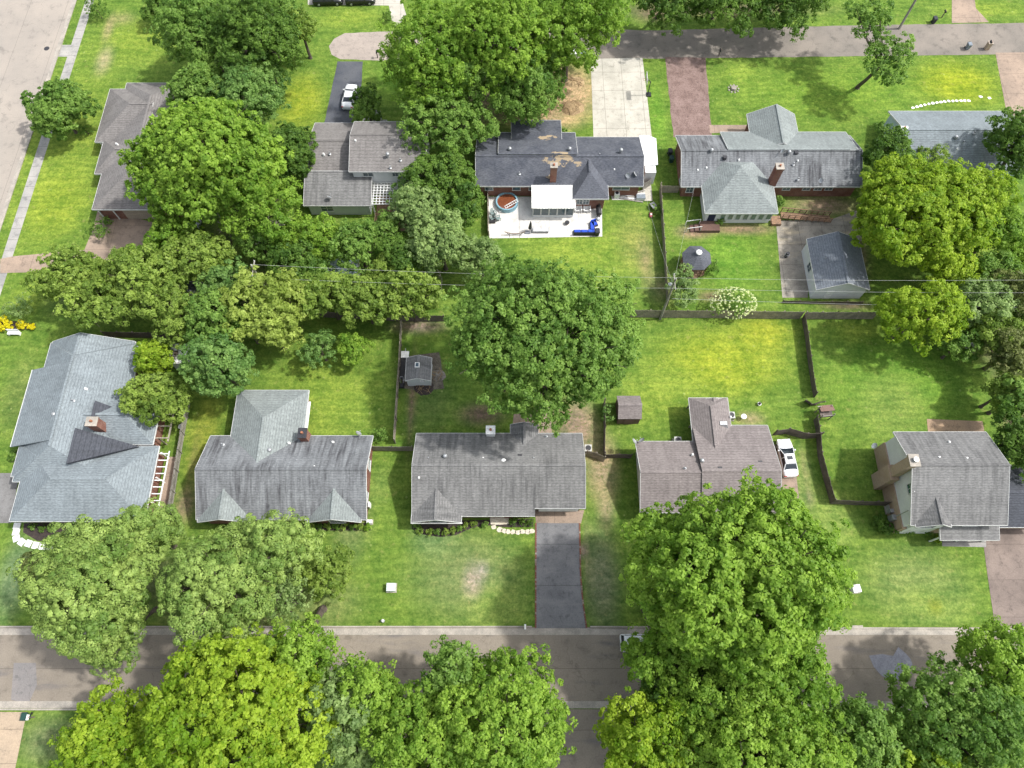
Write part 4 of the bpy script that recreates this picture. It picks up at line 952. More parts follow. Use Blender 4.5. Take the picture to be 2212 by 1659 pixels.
T(525, 1560, 190, 170, 17, 'yellow', 'very large yellow-green tree at the bottom left of the street', rz=6.5, nl=40, gap=.15, size=.165)
T(640, 1420, 85, 62, 14, 'bright', 'bright tree reaching furthest up over the street at the lower left', gap=.15)
T(800, 1500, 62, 62, 14, 'bright', 'bright crown filling the gap over the street between the two big bottom masses', gap=.15)
T(748, 1560, 72, 110, 14, 'grey', 'silvery pale tree between the two big bottom trees', gap=.25, size=.17)
T(915, 1600, 115, 115, 16, 'bright', 'bright green tree at the bottom centre left', nl=30)
T(1075, 1570, 128, 138, 17, 'bright', 'rounded bright green tree at the bottom centre beside the cross street', nl=32)
T(985, 1452, 60, 48, 15, 'mid', 'green crown edge rising over the street at bottom centre', gap=.25)
T(1588, 1252, 236, 222, 25, 'bright', 'biggest tree in view, round bright green crown on the right of the near street', rz=8, nl=64, size=.17, K=40, cr=.7, gap=.14, lobk=.7)
T(1600, 1480, 180, 110, 16, 'bright', 'green tree joined under the biggest tree across the street', nl=30)
T(1440, 1500, 60, 50, 11, 'deep', 'dark small crown at the kerb left of the hidden white van', gap=.2)
T(1410, 1610, 115, 90, 14, 'yellow', 'yellow-green tree beside the cross street at the bottom', gap=.12)
T(1640, 1630, 190, 110, 17, 'bright', 'wide green tree along the bottom edge right of centre', nl=34)
T(1830, 1610, 110, 90, 14, 'mid', 'mid green tree at the bottom between two brighter crowns', gap=.15)
T(2060, 1570, 150, 130, 15, 'mid', 'loose mid green tree with yellow tips in the bottom right corner', gap=.25, nl=30)
T(2170, 1450, 80, 100, 14, 'bright', 'bright tree at the right edge over the near street', gap=.2)
T(1960, 1650, 110, 60, 13, 'yellow', 'yellow-tipped tree cut by the bottom edge at the right', gap=.25)
T(1435, 1425, 72, 58, 15, 'bright', 'low left flank tree covering most of the white hatchback at the kerb', gap=.15)
for q, a in enumerate(((560, 520, 50, 40, 7, 'mid'), (625, 515, 45, 40, 7, 'bright'), (300, 570, 50, 36, 8, 'bright'), (690, 600, 50, 32, 6, 'mid'), (830, 500, 40, 40, 7, 'mid'), (820, 600, 45, 35, 6, 'olive'), (530, 700, 40, 36, 8, 'mid'), (390, 720, 40, 30, 7, 'olive'), (1180, 140, 45, 45, 12, 'mid'), (1000, 180, 60, 60, 14, 'mid'), (590, 30, 60, 45, 12, 'mid'), (650, 60, 30, 40, 9, 'olive'))):
    T(*a, ['green low tree right of the bare trunk', 'light green low tree above the dark one left of the ribbed roof shed', 'bright crown on the upper rim of the olive belt', 'low green tree just below the ribbed roof shed', 'green tree between pergola and dark shaded tree', 'olive low tree under the power lines left of the grey-green group', 'mid green crown joining pale tree and bluish tall tree', 'olive crown over the dark fence behind the big roof', 'mid green crown on the right flank of the top centre group', 'shaded crown inside the top centre group', 'green crown at the top edge right of the dense green tree', 'thin olive tree at the top beside the grassy bank'][q], gap=.15)
# centre
T(1174, 735, 207, 170, 22, 'mid', 'huge round mid green tree in the very centre behind the middle house', rz=7, nl=52, size=.155, K=40, cr=.62, gap=.14, lobk=.75)
# top left block
T(126, 236, 62, 62, 7.5, 'mid', 'round street tree on the verge of the side street', rz=2.8, size=.17, cr=.5)
B(210, 22, 28, 24, 3, 'deep', 'large round dark bush at the top beside the sidewalk')
T(440, 70, 90, 90, 14, 'mid', 'dense green tree at the top left')
T(560, 90, 85, 85, 15, 'deep', 'darker tree at the top beside the grassy bank')
T(335, 20, 30, 24, 4, 'deep', 'small dark tree at the top left of the dense trees', size=.15, cr=.45)
T(560, 170, 60, 60, 10, 'blue', 'bluish green tree filling the gap between upper left crowns', gap=.2)
T(430, 200, 62, 62, 11, 'mid', 'round green tree just above the brown hipped roof', size=.18)
T(535, 215, 70, 70, 12, 'blue', 'fine leaved pale blue-green tree right of the brown hipped roof', size=.15, gap=.2)
T(443, 355, 152, 122, 17, 'bright', 'large bright green tree over the brown hipped roof', rz=6, nl=40, gap=.1, size=.19)
T(560, 450, 80, 70, 12, 'bright', 'lower right flank tree of the large bright tree', gap=.25)
T(632, 333, 44, 68, 7.5, 'deep', 'dark oval evergreen left of the split level house', 'evergreen_tree', size=.13, cr=.42, gap=.05, rz=3)
T(793, 226, 32, 44, 6, 'deep', 'small dark tree right of the white car on the dark asphalt drive', gap=.2, size=.15, cr=.45)
# top centre
T(945, 130, 95, 110, 17, 'bright', 'tall tree at top centre left with light leaves', gap=.18, nl=26)
T(1080, 90, 110, 90, 19, 'bright', 'tall bright tree at the very top centre', gap=.15, nl=28)
T(1230, 45, 130, 60, 17, 'bright', 'wide light tree reaching over the back street', gap=.25)
T(1130, 190, 85, 60, 13, 'mid', 'drooping green tree above the charcoal roof', gap=.25, droop=1.0)
T(960, 270, 100, 65, 11, 'mid', 'green tree behind the split level house, above its right end', gap=.15)
T(1130, 232, 50, 30, 8, 'mid', 'low sparse tree near the sand patch', gap=.4)
T(1440, 12, 65, 36, 10, 'deep', 'dark tree at the top edge shading the back street'); T(1570, 2, 85, 44, 11, 'deep', 'second dark tree along the top edge over the street')
T(1705, -4, 82, 42, 10, 'deep', 'third dark tree along the top edge, nearest the leaning pole')
T(890, 360+60, 45, 40, 0.1+6, 'blue', 'pale blue-green tree at the corner of the pergola', size=.15)
# leaning tree top right
c0 = P(1852, 190); cA = P(1918, 130, 8); cB = P(1880, 50, 9)
def lb(px, py, z, r): p = P(px, py, z); return (p.x, p.y, z, r)
t_ = tree('tree', 'slender leaning tree with two leafy heads on the bright front lawn at upper right', 'tree', cA, (3, 3, 2), 'mid', base=(c0.x, c0.y, 0), trunkh=5, tr=.28, gap=.2,
     lobes=[lb(1915, 105, 8, 1.7), lb(1945, 130, 8, 1.6), lb(1895, 150, 7, 1.4), lb(1930, 165, 6.5, 1.3), lb(1955, 95, 9, 1.1), lb(1890, 115, 8, 1.2), lb(1880, 30, 9, 1.5), lb(1865, 60, 8.5, 1.3), lb(1900, 50, 9, 1.3), lb(1850, 20, 9.5, 1.3), lb(1885, 80, 8, 1.0), lb(1900, 5, 9.5, 1.5)])
# middle belt
o2 = dict(gap=.22, size=.17)
T(150, 600, 75, 60, 9, 'olive', 'leftmost olive tree of the middle belt', **o2); T(215, 655, 75, 65, 9, 'olive', 'olive tree with bare twigs above the big blue-grey roof', **o2)
T(300, 600, 90, 70, 11, 'olive', 'olive-yellow tree left of centre in the middle belt', **o2); T(375, 520, 66, 42, 9, 'bright', 'bright low tree next to the tan drive of the brown roofed house', **o2)
T(375, 660, 70, 60, 9, 'olive', 'dull olive tree just left of the bluish tall tree', gap=.35, size=.16)
T(420, 560, 80, 55, 9, 'olive', 'yellowish crown below the large bright tree', **o2); T(500, 620, 60, 50, 9, 'blue', 'blue-green tree in the middle of the belt', **o2)
T(465, 690, 60, 60, 10, 'mid', 'mid green tree above the bluish tree', **o2); T(478, 795, 72, 70, 10, 'blue', 'tall bluish green tree between the two blue-grey roofs', size=.18, gap=.15, droop=.5)
T(590, 655, 100, 75, 11, 'pale', 'pale yellowish tree, lightest of the middle belt', **o2); T(590, 715, 45, 30, 8, 'pale', 'small pale tree hanging below the pale yellowish one', **o2)
T(710, 640, 60, 55, 9, 'olive', 'olive tree left of the board fence corner', **o2); T(790, 650, 70, 50, 9, 'olive', 'shaggy olive tree above the low dark fence', **o2); T(885, 645, 75, 48, 9, 'olive', 'shaggy yellowish olive tree next to the centre tree', droop=.6, **o2)
T(640, 570, 60, 45, 7, 'deep', 'dark green low tree left of the ribbed roof shed', gap=.1); T(690, 520, 50, 50, 7, 'bright', 'light green tree above the ribbed roof shed', **o2)
T(775, 535, 58, 62, 8, 'mid', 'feathery green tree right of the ribbed roof shed', droop=.4, **o2); T(860, 560, 45, 50, 7, 'deep', 'dark tree in shade left of the grey-green group', gap=.1)
T(955, 385, 72, 58, 9, 'deep', 'rounded dark green tree between split level house and patio', size=.15, cr=.5, gap=.05)
T(910, 465, 62, 60, 9, 'grey', 'rounded grey-green tree right of the pergola', size=.15, cr=.5); T(1000, 440, 48, 60, 8, 'deep', 'dark tree against the left side of the white patio', **o2)
T(955, 530, 75, 60, 9, 'grey', 'wide grey-green tree below the grey-green round one', size=.15, cr=.5); T(1040, 560, 50, 45, 8, 'grey', 'grey-green tree at the lower left corner of the patio', size=.15)
T(692, 755, 42, 50, 5, 'blue', 'feathery light blue-green small tree on the back lawn', size=.13, gap=.35, cr=.5); T(762, 752, 36, 32, 4.5, 'bright', 'small light green tree right of the feathery one', size=.13, gap=.25, cr=.45)
T(331, 772, 42, 37, 6, 'yellow', 'small yellow-green tree at the corner of the big blue-grey roof', size=.13, cr=.42, gap=.05); T(338, 860, 75, 52, 6.5, 'olive', 'olive-yellow spreading tree over the edge of the big blue-grey roof', size=.13, cr=.45, gap=.08)
T(60, 640-10, 1+18, 20, 2, 'grey', 'x', size=.1) if 0 else None
# right side
T(1990, 470, 140, 108, 13, 'yellow', 'large yellow-green tree right of the garage', rz=4.5, nl=32, gap=.15, size=.18)
T(1935, 400, 70, 50, 11, 'yellow', 'yellow-green head rising at the top left of the large right tree', gap=.15); T(2110, 430, 80, 70, 11, 'yellow', 'yellow-green tree reaching to the right edge', gap=.15)
T(1985, 680, 100, 68, 10, 'yellow', 'spreading bright yellow-green tree right of the grey back fence', gap=.2)
T(1925, 345, 58, 62, 8, 'deep', 'dark green tree touching the light blue house', size=.15); T(2010, 355, 50, 40, 6, 'olive', 'thin olive tree before the light blue house', gap=.5, size=.13)
T(2192, 318, 52, 70, 11, 'deep', 'dark tree at the right edge before the light blue house', gap=.08)
T(2120, 660, 60, 60, 9, 'grey', 'grey-green tree right of the spreading bright tree', **o2); T(2185, 640, 50, 60, 9, 'brown', 'brownish thin tree at the right edge', gap=.3, size=.16)
T(2180, 760, 48, 70, 8, 'brown', 'dull brown tree on the right edge beside the wide lawn', gap=.25, size=.16); T(2100, 690, 45, 40, 6, 'olive', 'low olive tree behind the white ball tank', **o2)
T(2190, 860, 40, 60, 8, 'mid', 'green tree on the right edge above the two storey house', **o2); T(2195, 960, 50, 70, 9, 'deep', 'dark green tree overhanging the two storey roof', gap=.1)
for q, a in enumerate(((2060, 590, 55, 40, 7, 'yellow'), (2140, 590, 55, 45, 7, 'mid'), (2070, 745, 45, 34, 6, 'mid'), (2150, 720, 50, 45, 8, 'olive'), (2205, 700, 30, 50, 7, 'mid'), (2165, 850, 36, 50, 7, 'olive'), (2150, 500, 60, 50, 9, 'bright'))):
    T(*a, ['yellow-green low tree between the two large yellow-green right trees', 'green tree at the right under the large yellow-green tree', 'low green tree shading the wide right lawn', 'olive tree above the white ball tank', 'green tree touching the right edge beside the brown one', 'olive tree fringe of the wide right lawn', 'bright tree just inside the right edge'][q], gap=.12)
T(2200, 560, 60, 50, 6, 'bright', 'light green low tree at right edge', gap=.2)
# shrubs and small plants
t_ = B(1583, 656, 52, 36, 3.0, 'mid', 'round bush covered in cream white flowers at the back fence', cat='bush', name='flowering_bush')
c = P(1583, 656, 1.5); sc = depth(1583, 656, 1.5)/FPX
d = unit(rng.normal(size=(230, 3))); d[:, 2] = abs(d[:, 2]); cen = d*np.array([50*sc, 36*sc, 1.75])+np.array([0, 0, 1.5])
leaves_mesh('flowers', cen, np.full(230, .14), d, rng.random(230), LM['wflower'], 9, .09, .8, t_)
T(1472, 618, 33, 42, 5, 'grey', 'feathery small tree at the foot of the utility pole', size=.13, gap=.4, cr=.5)
B(1536, 577, 21, 20, 2.2, 'deep', 'dark round shrub beside the gazebo'); B(1313, 893, 14, 20, 2.5, 'blue', 'feathery light sapling between fence and brown shed', gap=.4); B(822, 940, 17, 17, 1.6, 'mid', 'round green shrub in the fence corner by the stained roof house')
B(38, 668, 34, 30, 2.2, 'grey', 'big low rounded pale shrub at the left edge'); B(212, 492, 22, 28, 2.2, 'deep', 'leafy shrub at the corner of the tan drive', gap=.1); B(186, 283, 14, 14, 1.4, 'deep', 'small shrub at the foot of the street tree')
for q, (px, py, r_) in enumerate(((6, 693, 14), (14, 706, 13), (47, 702, 10), (68, 706, 7))):
    B(px, py, r_, r_*.9, .9, 'yflower', ['yellow flowering bush at the left picture edge', 'large yellow flowering bush right above the white bench', 'yellow flowering bush standing alone in the flower bed', 'smallest yellow bush at the right end of the flower bed'][q], 'flower_bush', 'yellow flowering bushes', 'bush', size=.12)
for i, (px, py) in enumerate(((902, 1136), (907, 1147), (928, 1149), (944, 1150), (961, 1149), (977, 1146), (993, 1142), (1006, 1135), (1025, 1132), (1048, 1133))):
    B(px, py, 7.5, 7.5, .8, 'olive' if i % 3 else 'mid', 'small round clipped shrub in the mulch bed before the middle house', 'clipped_shrub', 'clipped shrubs in the mulch bed', nl=5, cr=.2, size=.07)
for px in (1108, 1128, 1146): B(px, 1128, 8, 8, .9, 'deep', 'dark clipped shrub right of the stone step before the middle house', 'clipped_shrub', 'dark shrubs right of the stone step', nl=5, cr=.2, size=.07)
for i, px in enumerate((672, 690, 708, 726, 744, 762, 778)): B(px, 1137, 9, 7, .9, 'deep' if i % 2 else 'olive', 'low shrub in the bed under the eave of the stained roof house', 'clipped_shrub', 'shrubs under the stained roof eave', nl=5, cr=.22, size=.08)
B(794, 1139, 7, 8, .8, 'bright', 'bright little shrub at the right end of the eave bed')
for px, py in ((73, 1138), (92, 1141), (112, 1142)): B(px, py, 8, 7, .8, 'mid', 'small shrub in the dark bed inside the curved white paving', 'clipped_shrub', 'shrubs inside the curved paving', nl=5, cr=.2, size=.07)
for q, a in enumerate(((1898, 1128, 14, 14), (1912, 1140, 13, 13), (1930, 1146, 14, 12), (1960, 1144, 12, 9), (2000, 1145, 14, 10), (2070, 1145, 13, 11), (2095, 1144, 14, 13))):
    B(a[0], a[1], a[2], a[3], 1.3, 'deep', ['dark shrub at the left front corner of the two storey house', 'second shrub at the left corner of the two storey house', 'third bushy shrub before the two storey house', 'small shrub under its front window', 'shrub left of the front walk', 'shrub between front walk and porch', 'rounded shrub nearest the brown driveway'][q])
B(2026, 1165, 6, 8, .8, 'yellow', 'yellow-green little shrub at the start of the concrete walk')
B(1683, 436, 9, 14, 1.6, 'mid', 'narrow shrub beside the brick chimney'); B(1555, 478, 10, 9, 1.0, 'mid', 'small shrub below the sunroom windows'); B(795, 270+8, 14, 9, 1.4, 'bright', 'bright bush at the front of the split level house')
B(835, 36, 11, 11, 1.4, 'deep', 'small round dark bush on the bank at the top'); B(1420, 455, 12, 20, 1.0, 'mid', 'weedy growth along the patio yard fence', gap=.4)
B(1215, 283, 12, 7, .8, 'mid', 'low plant by the end of the charcoal roof'); B(232, 478, 10, 10, 1.2, 'mid', 'small shrub by the porch post of the brown roofed house')
for px in (30, 42): B(px, 985 if px == 30 else 1005, 7, 10, .9, 'mid', 'green shrub at the brick edge of the big blue-grey roof', 'clipped_shrub', 'shrubs at the left brick wall')
# bare branches under the large bright tree
def bare(label, pts, seed, scale=1.0):
    w = [P(*p) for p in pts]; t = thing('dead_branch', label, 'branch', (w[0].x, w[0].y, 0)); r_ = random.Random(seed); mb = MB()
    mb.tube(w, [.13*scale*(1-i/len(w)*.7) for i in range(len(w))], 6)
    for i in range(1, len(w)):
        for k in range(4):
            s = w[i-1].lerp(w[i], r_.random()); d = (w[i]-w[i-1]).normalized(); e = s+(d+Vector((r_.uniform(-.8, .8), r_.uniform(-.8, .8), r_.uniform(-.2, .5)))).normalized()*r_.uniform(1.2, 2.8)*scale
            m_ = s.lerp(e, .5)+Vector((0, 0, .15)); mb.tube([s, m_, e], [.06*scale, .04*scale, .015], 5)
            mb.tube([m_, m_+(e-m_)*.8+Vector((r_.uniform(-.5, .5), r_.uniform(-.5, .5), 0))], [.03*scale, .01], 4)
    mb.build('limbs', barkl, t)
bare('pale bare branch arching from under the large bright tree', [(530, 532, 4), (555, 527, 5), (575, 505, 6), (590, 490, 6.5), (615, 485, 7)], 3)
bare('forked pale bare trunk under the large bright tree', [(500, 540, 2), (498, 505, 5), (485, 485, 7), (510, 480, 7.5)], 5)
bare('bare white sapling below the grey-green trees', [(952, 640, 0), (955, 605, 2), (948, 585, 4)], 9, .5)
bare('dead grey branch among the leaves at the top centre', [(925, 50, 13), (935, 65, 14), (950, 70, 14.5)], 12, .5)
# ---------------------------------------------------------------- vehicles
def car(label, px, py, heading, col, kind='sedan', cat='car', L=4.75, Wd=1.82, sunroof=False, group=None):
    c = P(px, py, .75); t = thing('parked_'+('car' if kind == 'sedan' else 'suv' if kind == 'suv' else 'van'), label, cat, (c.x, c.y, .02), R(heading), group)
    H = {'sedan': 1.42, 'suv': 1.72, 'van': 1.95}[kind]; belt = {'sedan': .92, 'suv': 1.08, 'van': 1.1}[kind]
    # body sections: x, half width, top height
    if kind == 'sedan': S = [(-.5, .74, .70), (-.485, .82, .84), (-.44, .87, .93), (-.36, .9, .98), (-.2, .91, .95), (.05, .91, .93), (.2, .91, .92), (.33, .89, .86), (.43, .84, .76), (.485, .72, .62), (.5, .6, .52)]
    else: S = [(-.5, .8, .9), (-.49, .86, 1.02), (-.45, .9, 1.08), (-.3, .92, 1.1), (0, .92, 1.09), (.18, .92, 1.08), (.32, .9, 1.02), (.43, .86, .92), (.485, .76, .78), (.5, .66, .6)]
    vs = []; n = 9
    for sx, hw, zt in S:
        x = sx*L; w = hw*Wd/1.82
        vs += [(x, -w*.93, .22), (x, -w, .42), (x, -w, zt-.16), (x, -w*.94, zt-.04), (x, -w*.6, zt+.02), (x, 0, zt+.035), (x, w*.6, zt+.02), (x, w*.94, zt-.04), (x, w, zt-.16)]
        vs += [(x, w, .42), (x, w*.93, .22)]
    n = 11; fs = []
    for i in range(len(S)-1):
        for j in range(n): k = (j+1) % n; fs.append((i*n+j, i*n+k, (i+1)*n+k, (i+1)*n+j))
    fs += [tuple(range(n))[::-1], tuple((len(S)-1)*n+j for j in range(n))]
    pm = mt('car_paint_%s' % col, {'white': (.78, .79, .8), 'black': (.02, .02, .024), 'silver': (.42, .45, .5)}[col], None, .5, amt=.04, rough=.22, spec=.6)
    b = MB().add(vs, fs).build('body', pm, t, False, True)
    # cabin: glass all round, painted roof and pillars
    x0, x1, r0, r1 = {'sedan': (-.36, .24, -.2, .06), 'suv': (-.485, .24, -.42, .1), 'van': (-.49, .3, -.46, .18)}[kind]
    w0, w1 = .84, .62 if kind == 'sedan' else .7
    A = [(x0*L, -w0), (x1*L, -w0), (x1*L, w0), (x0*L, w0)]; C = [(r0*L, -w1), (r1*L, -w1), (r1*L, w1), (r0*L, w1)]
    zb, zt = belt-.03, H-.05
    g_ = MB().add([(a, b_, zb) for a, b_ in A]+[(a, b_, zt) for a, b_ in C], [(0, 1, 5, 4), (1, 2, 6, 5), (2, 3, 7, 6), (3, 0, 4, 7), (4, 5, 6, 7)]).build('glass', glass('car_glass', (.012, .016, .02)) if 'car_glass' not in MATS else MATS['car_glass'], t, False)
    rf_ = MB().add([(r0*L-.05, -w1-.02, zt-.03), (r1*L+.05, -w1-.02, zt-.03), (r1*L+.05, w1+.02, zt-.03), (r0*L-.05, w1+.02, zt-.03), (r0*L+.1, -w1+.1, H), (r1*L-.1, -w1+.1, H), (r1*L-.1, w1-.1, H), (r0*L+.1, w1-.1, H)], [(0, 1, 5, 4), (1, 2, 6, 5), (2, 3, 7, 6), (3, 0, 4, 7), (4, 5, 6, 7)])
    for s in (-1, 1):
        for (a, c_) in ((A[0], C[0]), (A[1], C[1])): rf_.bar((a[0], s*w0, zb), (c_[0], s*(w1+.01), zt), .07)
        m0 = (x0*.45+x1*.55)*L; rf_.bar((m0, s*(w0+.005), zb), (m0-.05, s*(w1+.015), zt), .07)
    rf_.build('roof', pm, t, False)
    if sunroof: MB().box(-.05*L-.25, -.05*L+.2, -.34, .34, H-.005, H+.012).build('sunroof', MATS['car_glass'], t, False)
    for sx in (-.31, .31):
        for s in (-1, 1):
            w = MB().tube([(sx*L, s*.73, .33), (sx*L, s*.93, .33)], [.33, .33], 16).build('wheel', black, t, False)
            MB().tube([(sx*L, s*.925, .33), (sx*L, s*.945, .33)], [.2, .19], 10).build('rim', galv, w, False)
    for s in (-1, 1):
        MB().box(.475*L-.14, .475*L+.05, s*.62-.16, s*.62+.16, .56, .70).build('headlight', galv, t, False)
        MB().box(-.495*L-.02, -.495*L+.1, s*.68-.14, s*.68+.14, .66, .82).build('tail_light', mt('red_lens', (.35, .01, .01), rough=.3), t, False)
        MB().box(.17*L-.08, .17*L+.1, s*.98-.09, s*.98+.09, belt-.02, belt+.13, .02, .02).build('mirror', pm, t, False)
    MB().box(.5*L-.05, .5*L+.02, -.6, .6, .3, .48).build('grille', black, t, False)
    return t
car('white sedan with sunroof parked beside the rosy grey roof', 1701, 988, 93, 'white', sunroof=True)
car('white sedan parked on the dark asphalt driveway', 755, 206, 86, 'white')
car('white hatchback at the kerb half under the biggest tree', 1384, 1389, 0, 'white', 'suv', 'car', L=4.4)
car('white van half hidden by leaves on the far side of the near street', 1462, 1527, 180, 'white', 'van', 'van', L=4.9)
car('silver car just visible under branches at the end of the tan drive', 412, 503, 85, 'silver', 'suv')
car('black car cut by the top edge, on the left of the pale concrete drive', 708, -3, 2, 'black', 'suv')
car('black car cut by the top edge, right of the other black car', 778, -4, 2, 'black', 'suv')
# ---------------------------------------------------------------- street and yard things
def part(mb, name, m, t, w=False, s=False): return mb.build(name, m, t, w, s)
def bin_(px, py, label, m, rz=0):
    c = P(px, py, .5); t = thing('wheelie_bin', label, 'trash bin', (c.x, c.y, 0), R(rz))
    part(MB().add([(-.22, -.26, .08), (.22, -.26, .08), (.22, .2, .08), (-.22, .2, .08), (-.29, -.34, .98), (.29, -.34, .98), (.29, .36, .98), (-.29, .36, .98)], [(0, 3, 2, 1), (4, 5, 6, 7), (0, 1, 5, 4), (1, 2, 6, 5), (2, 3, 7, 6), (3, 0, 4, 7)]), 'body', m, t)
    part(MB().box(-.32, .32, -.38, .4, .985, 1.06, .05, .08), 'lid', m, t)
    for s in (-1, 1): part(MB().tube([(s*.2, .3, .12), (s*.3, .3, .12)], [.12, .12], 10), 'wheel', black, t)
    part(MB().bar((-.22, .42, 1.0), (.22, .42, 1.0), .03), 'handle', black, t)
blk = mt('bin_black', (.03, .033, .04), None, 2, rough=.5); grn = mt('bin_green', (.02, .06, .05), None, 2, rough=.5); lg = mt('bin_grey', (.2, .23, .26), None, 2, rough=.5)
for a in ((1218, 112, 'black wheelie bin next to the pile of cardboard by the back street', blk), (1447, 330, 'black wheelie bin at the left wall of the brick house', blk), (1450, 345, 'dark green wheelie bin below the black one', grn),
          (2018, 44, 'dark wheelie bin on the verge near the leaning pole', blk), (2092, 100, 'grey lidded wheelie bin at the lawn corner', lg), (57, 1548, 'dark green wheelie bin at the bottom left drive', grn), (550, 1357, 'dark wheelie bin under the pines at the kerb', blk), (1290, 503, 'small dark bin at the patio corner', blk)):
    bin_(*a)
def mailbox(px, py, label, brickpost=False, rz=0, m=None):
    c = P(px, py, .0); t = thing('mailbox', label, 'mailbox', (c.x, c.y, 0), R(rz))
    if brickpost: part(MB().box(-.3, .3, -.3, .3, 0, 1.2).box(-.35, .35, -.35, .35, 1.2, 1.28), 'pillar', tanbrick, t)
    else: part(MB().box(-.06, .06, -.06, .06, 0, 1.1), 'post', wooddk, t)
    z = 1.36 if brickpost else 1.14
    mb = MB(); n = 8; vs = []
    for y in (-.26, .26):
        vs += [(-.11, y, z-.08), (.11, y, z-.08)]+[(.11*cos(a), y, z+.05+.11*sin(a)) for a in [pi*i/n for i in range(n+1)]]
    k = n+3; mb.add(vs, [(i, (i+1) % k, k+(i+1) % k, k+i) for i in range(k)]+[tuple(range(k)), tuple(range(k, 2*k))[::-1]])
    part(mb, 'box', m or black, t); part(MB().box(.11, .13, -.05, .12, z+.02, z+.1), 'flag', mt('red_lens', (.35, .01, .01), rough=.3), t)
for a in ((816, 125, 'black mailbox at the end of the dark asphalt drive'), (1275, 124, 'black mailbox at the left corner of the pale slab driveway'), (1552, 121, 'black mailbox at the lawn corner right of the gravel drive'),
          (2034, 38, 'dark mailbox beside the tan drive at the top right')): mailbox(*a)
mailbox(2130, 106, 'tan brick mailbox pillar at the right end of the bright lawn', True)
mailbox(1134, 1356, 'white mailbox at the kerb left of the grey asphalt driveway', m=white); mailbox(392, 1357, 'pale mailbox at the kerb between the two pines', m=white)
mailbox(74, 1549, 'white mailbox right of the green bin at the bottom left', m=white)
def cabinet(px, py, label, w=.95, d=.85, hh=.8, m=None, rz=0):
    c = P(px, py, hh/2); t = thing('utility_box', label, 'utility box', (c.x, c.y, 0), R(rz)); m = m or mt('pale_green_paint', (.55, .62, .55), (.48, .55, .5), 2)
    part(MB().box(-w/2-.1, w/2+.1, -d/2-.1, d/2+.1, -.02, .08), 'base', kerbm, t); part(MB().box(-w/2, w/2, -d/2, d/2, .08, hh-.08), 'body', m, t)
    part(MB().box(-w/2-.03, w/2+.03, -d/2-.03, d/2+.03, hh-.08, hh, .04, .04), 'lid', m, t); part(MB().box(-.05, .05, -d/2-.05, -d/2, .3, .5), 'handle', galv, t)
cabinet(845, 1269, 'pale green transformer box on the lawn before the middle house'); cabinet(1848, 1272, 'white utility box at the right edge of the biggest tree', .9, .8, .75, white, 8)
cabinet(798, 1125+2, 'small white box at the corner of the stained roof house', .6, .4, .5, white)
def ac(px, py, label, z=.9):
    c = P(px, py, z/2); t = thing('air_conditioner', label, 'air conditioner', (c.x, c.y, 0)); part(MB().box(-.42, .42, -.42, .42, .05, z), 'casing', mt('ac_paint', (.5, .5, .47), None, 2), t)
    part(MB().cyl(0, 0, z, z+.02, .34, n=18), 'fan_grille', dkmetal, t); part(MB().box(-.5, .5, -.5, .5, 0, .05), 'pad', kerbm, t)
for a in ((328, 817, 'air conditioner by the wall near the small yellow-green tree'), (1578, 899, 'white air conditioner right of the rosy north wing'), (1463, 953, 'air conditioner behind the rosy grey roof'), (1270, 970, 'air conditioner at the right end of the middle house'),
          (2044-120, 1100, 'grey unit at the corner of the two storey house'), (1528, 455+8, 'small unit left of the sunroom steps')): ac(*a)
c = P(1605, 902, .3); t = thing('birdbath', 'small white round basin on the dry spot behind the rosy roof', 'birdbath', (c.x, c.y, 0)); part(MB().cyl(0, 0, 0, .6, .12, .08), 'stem', white, t); part(MB().cyl(0, 0, .6, .72, .2, .34), 'bowl', white, t)
c = P(1640, 873, .2); t = thing('garden_pot', 'little white pot on the lawn above the dry spot', 'pot', (c.x, c.y, 0)); part(MB().cyl(0, 0, 0, .35, .16, .24), 'pot', white, t); part(MB().sphere((0, 0, .42), .18, 8, 5), 'soil', mulch, t)
c = P(2098, 746, .5); t = thing('water_tank', 'rounded white tank under trees at the right edge', 'tank', (c.x, c.y, 0)); part(MB().tube([(-.7, 0, .6), (-.55, 0, .6), (.55, 0, .6), (.7, 0, .6)], [.3, .55, .55, .3], 14), 'tank_body', white, t, s=True); part(MB().box(-.4, -.3, -.4, .4, 0, .3).box(.3, .4, -.4, .4, 0, .3), 'stand', dkmetal, t)
# hydrant, bollards and small markers
c = P(827, 1341, .3); t = thing('fire_hydrant', 'white capped hydrant near the kerb left of the mottled roof lawn', 'hydrant', (c.x, c.y, 0)); part(MB().cyl(0, 0, 0, .5, .12).cyl(0, 0, .1, .14, .18), 'barrel', galv, t); part(MB().sphere((0, 0, .52), .16, 10, 6), 'cap', white, t); part(MB().bar((-.22, 0, .35), (.22, 0, .35), .12), 'nozzle', galv, t)
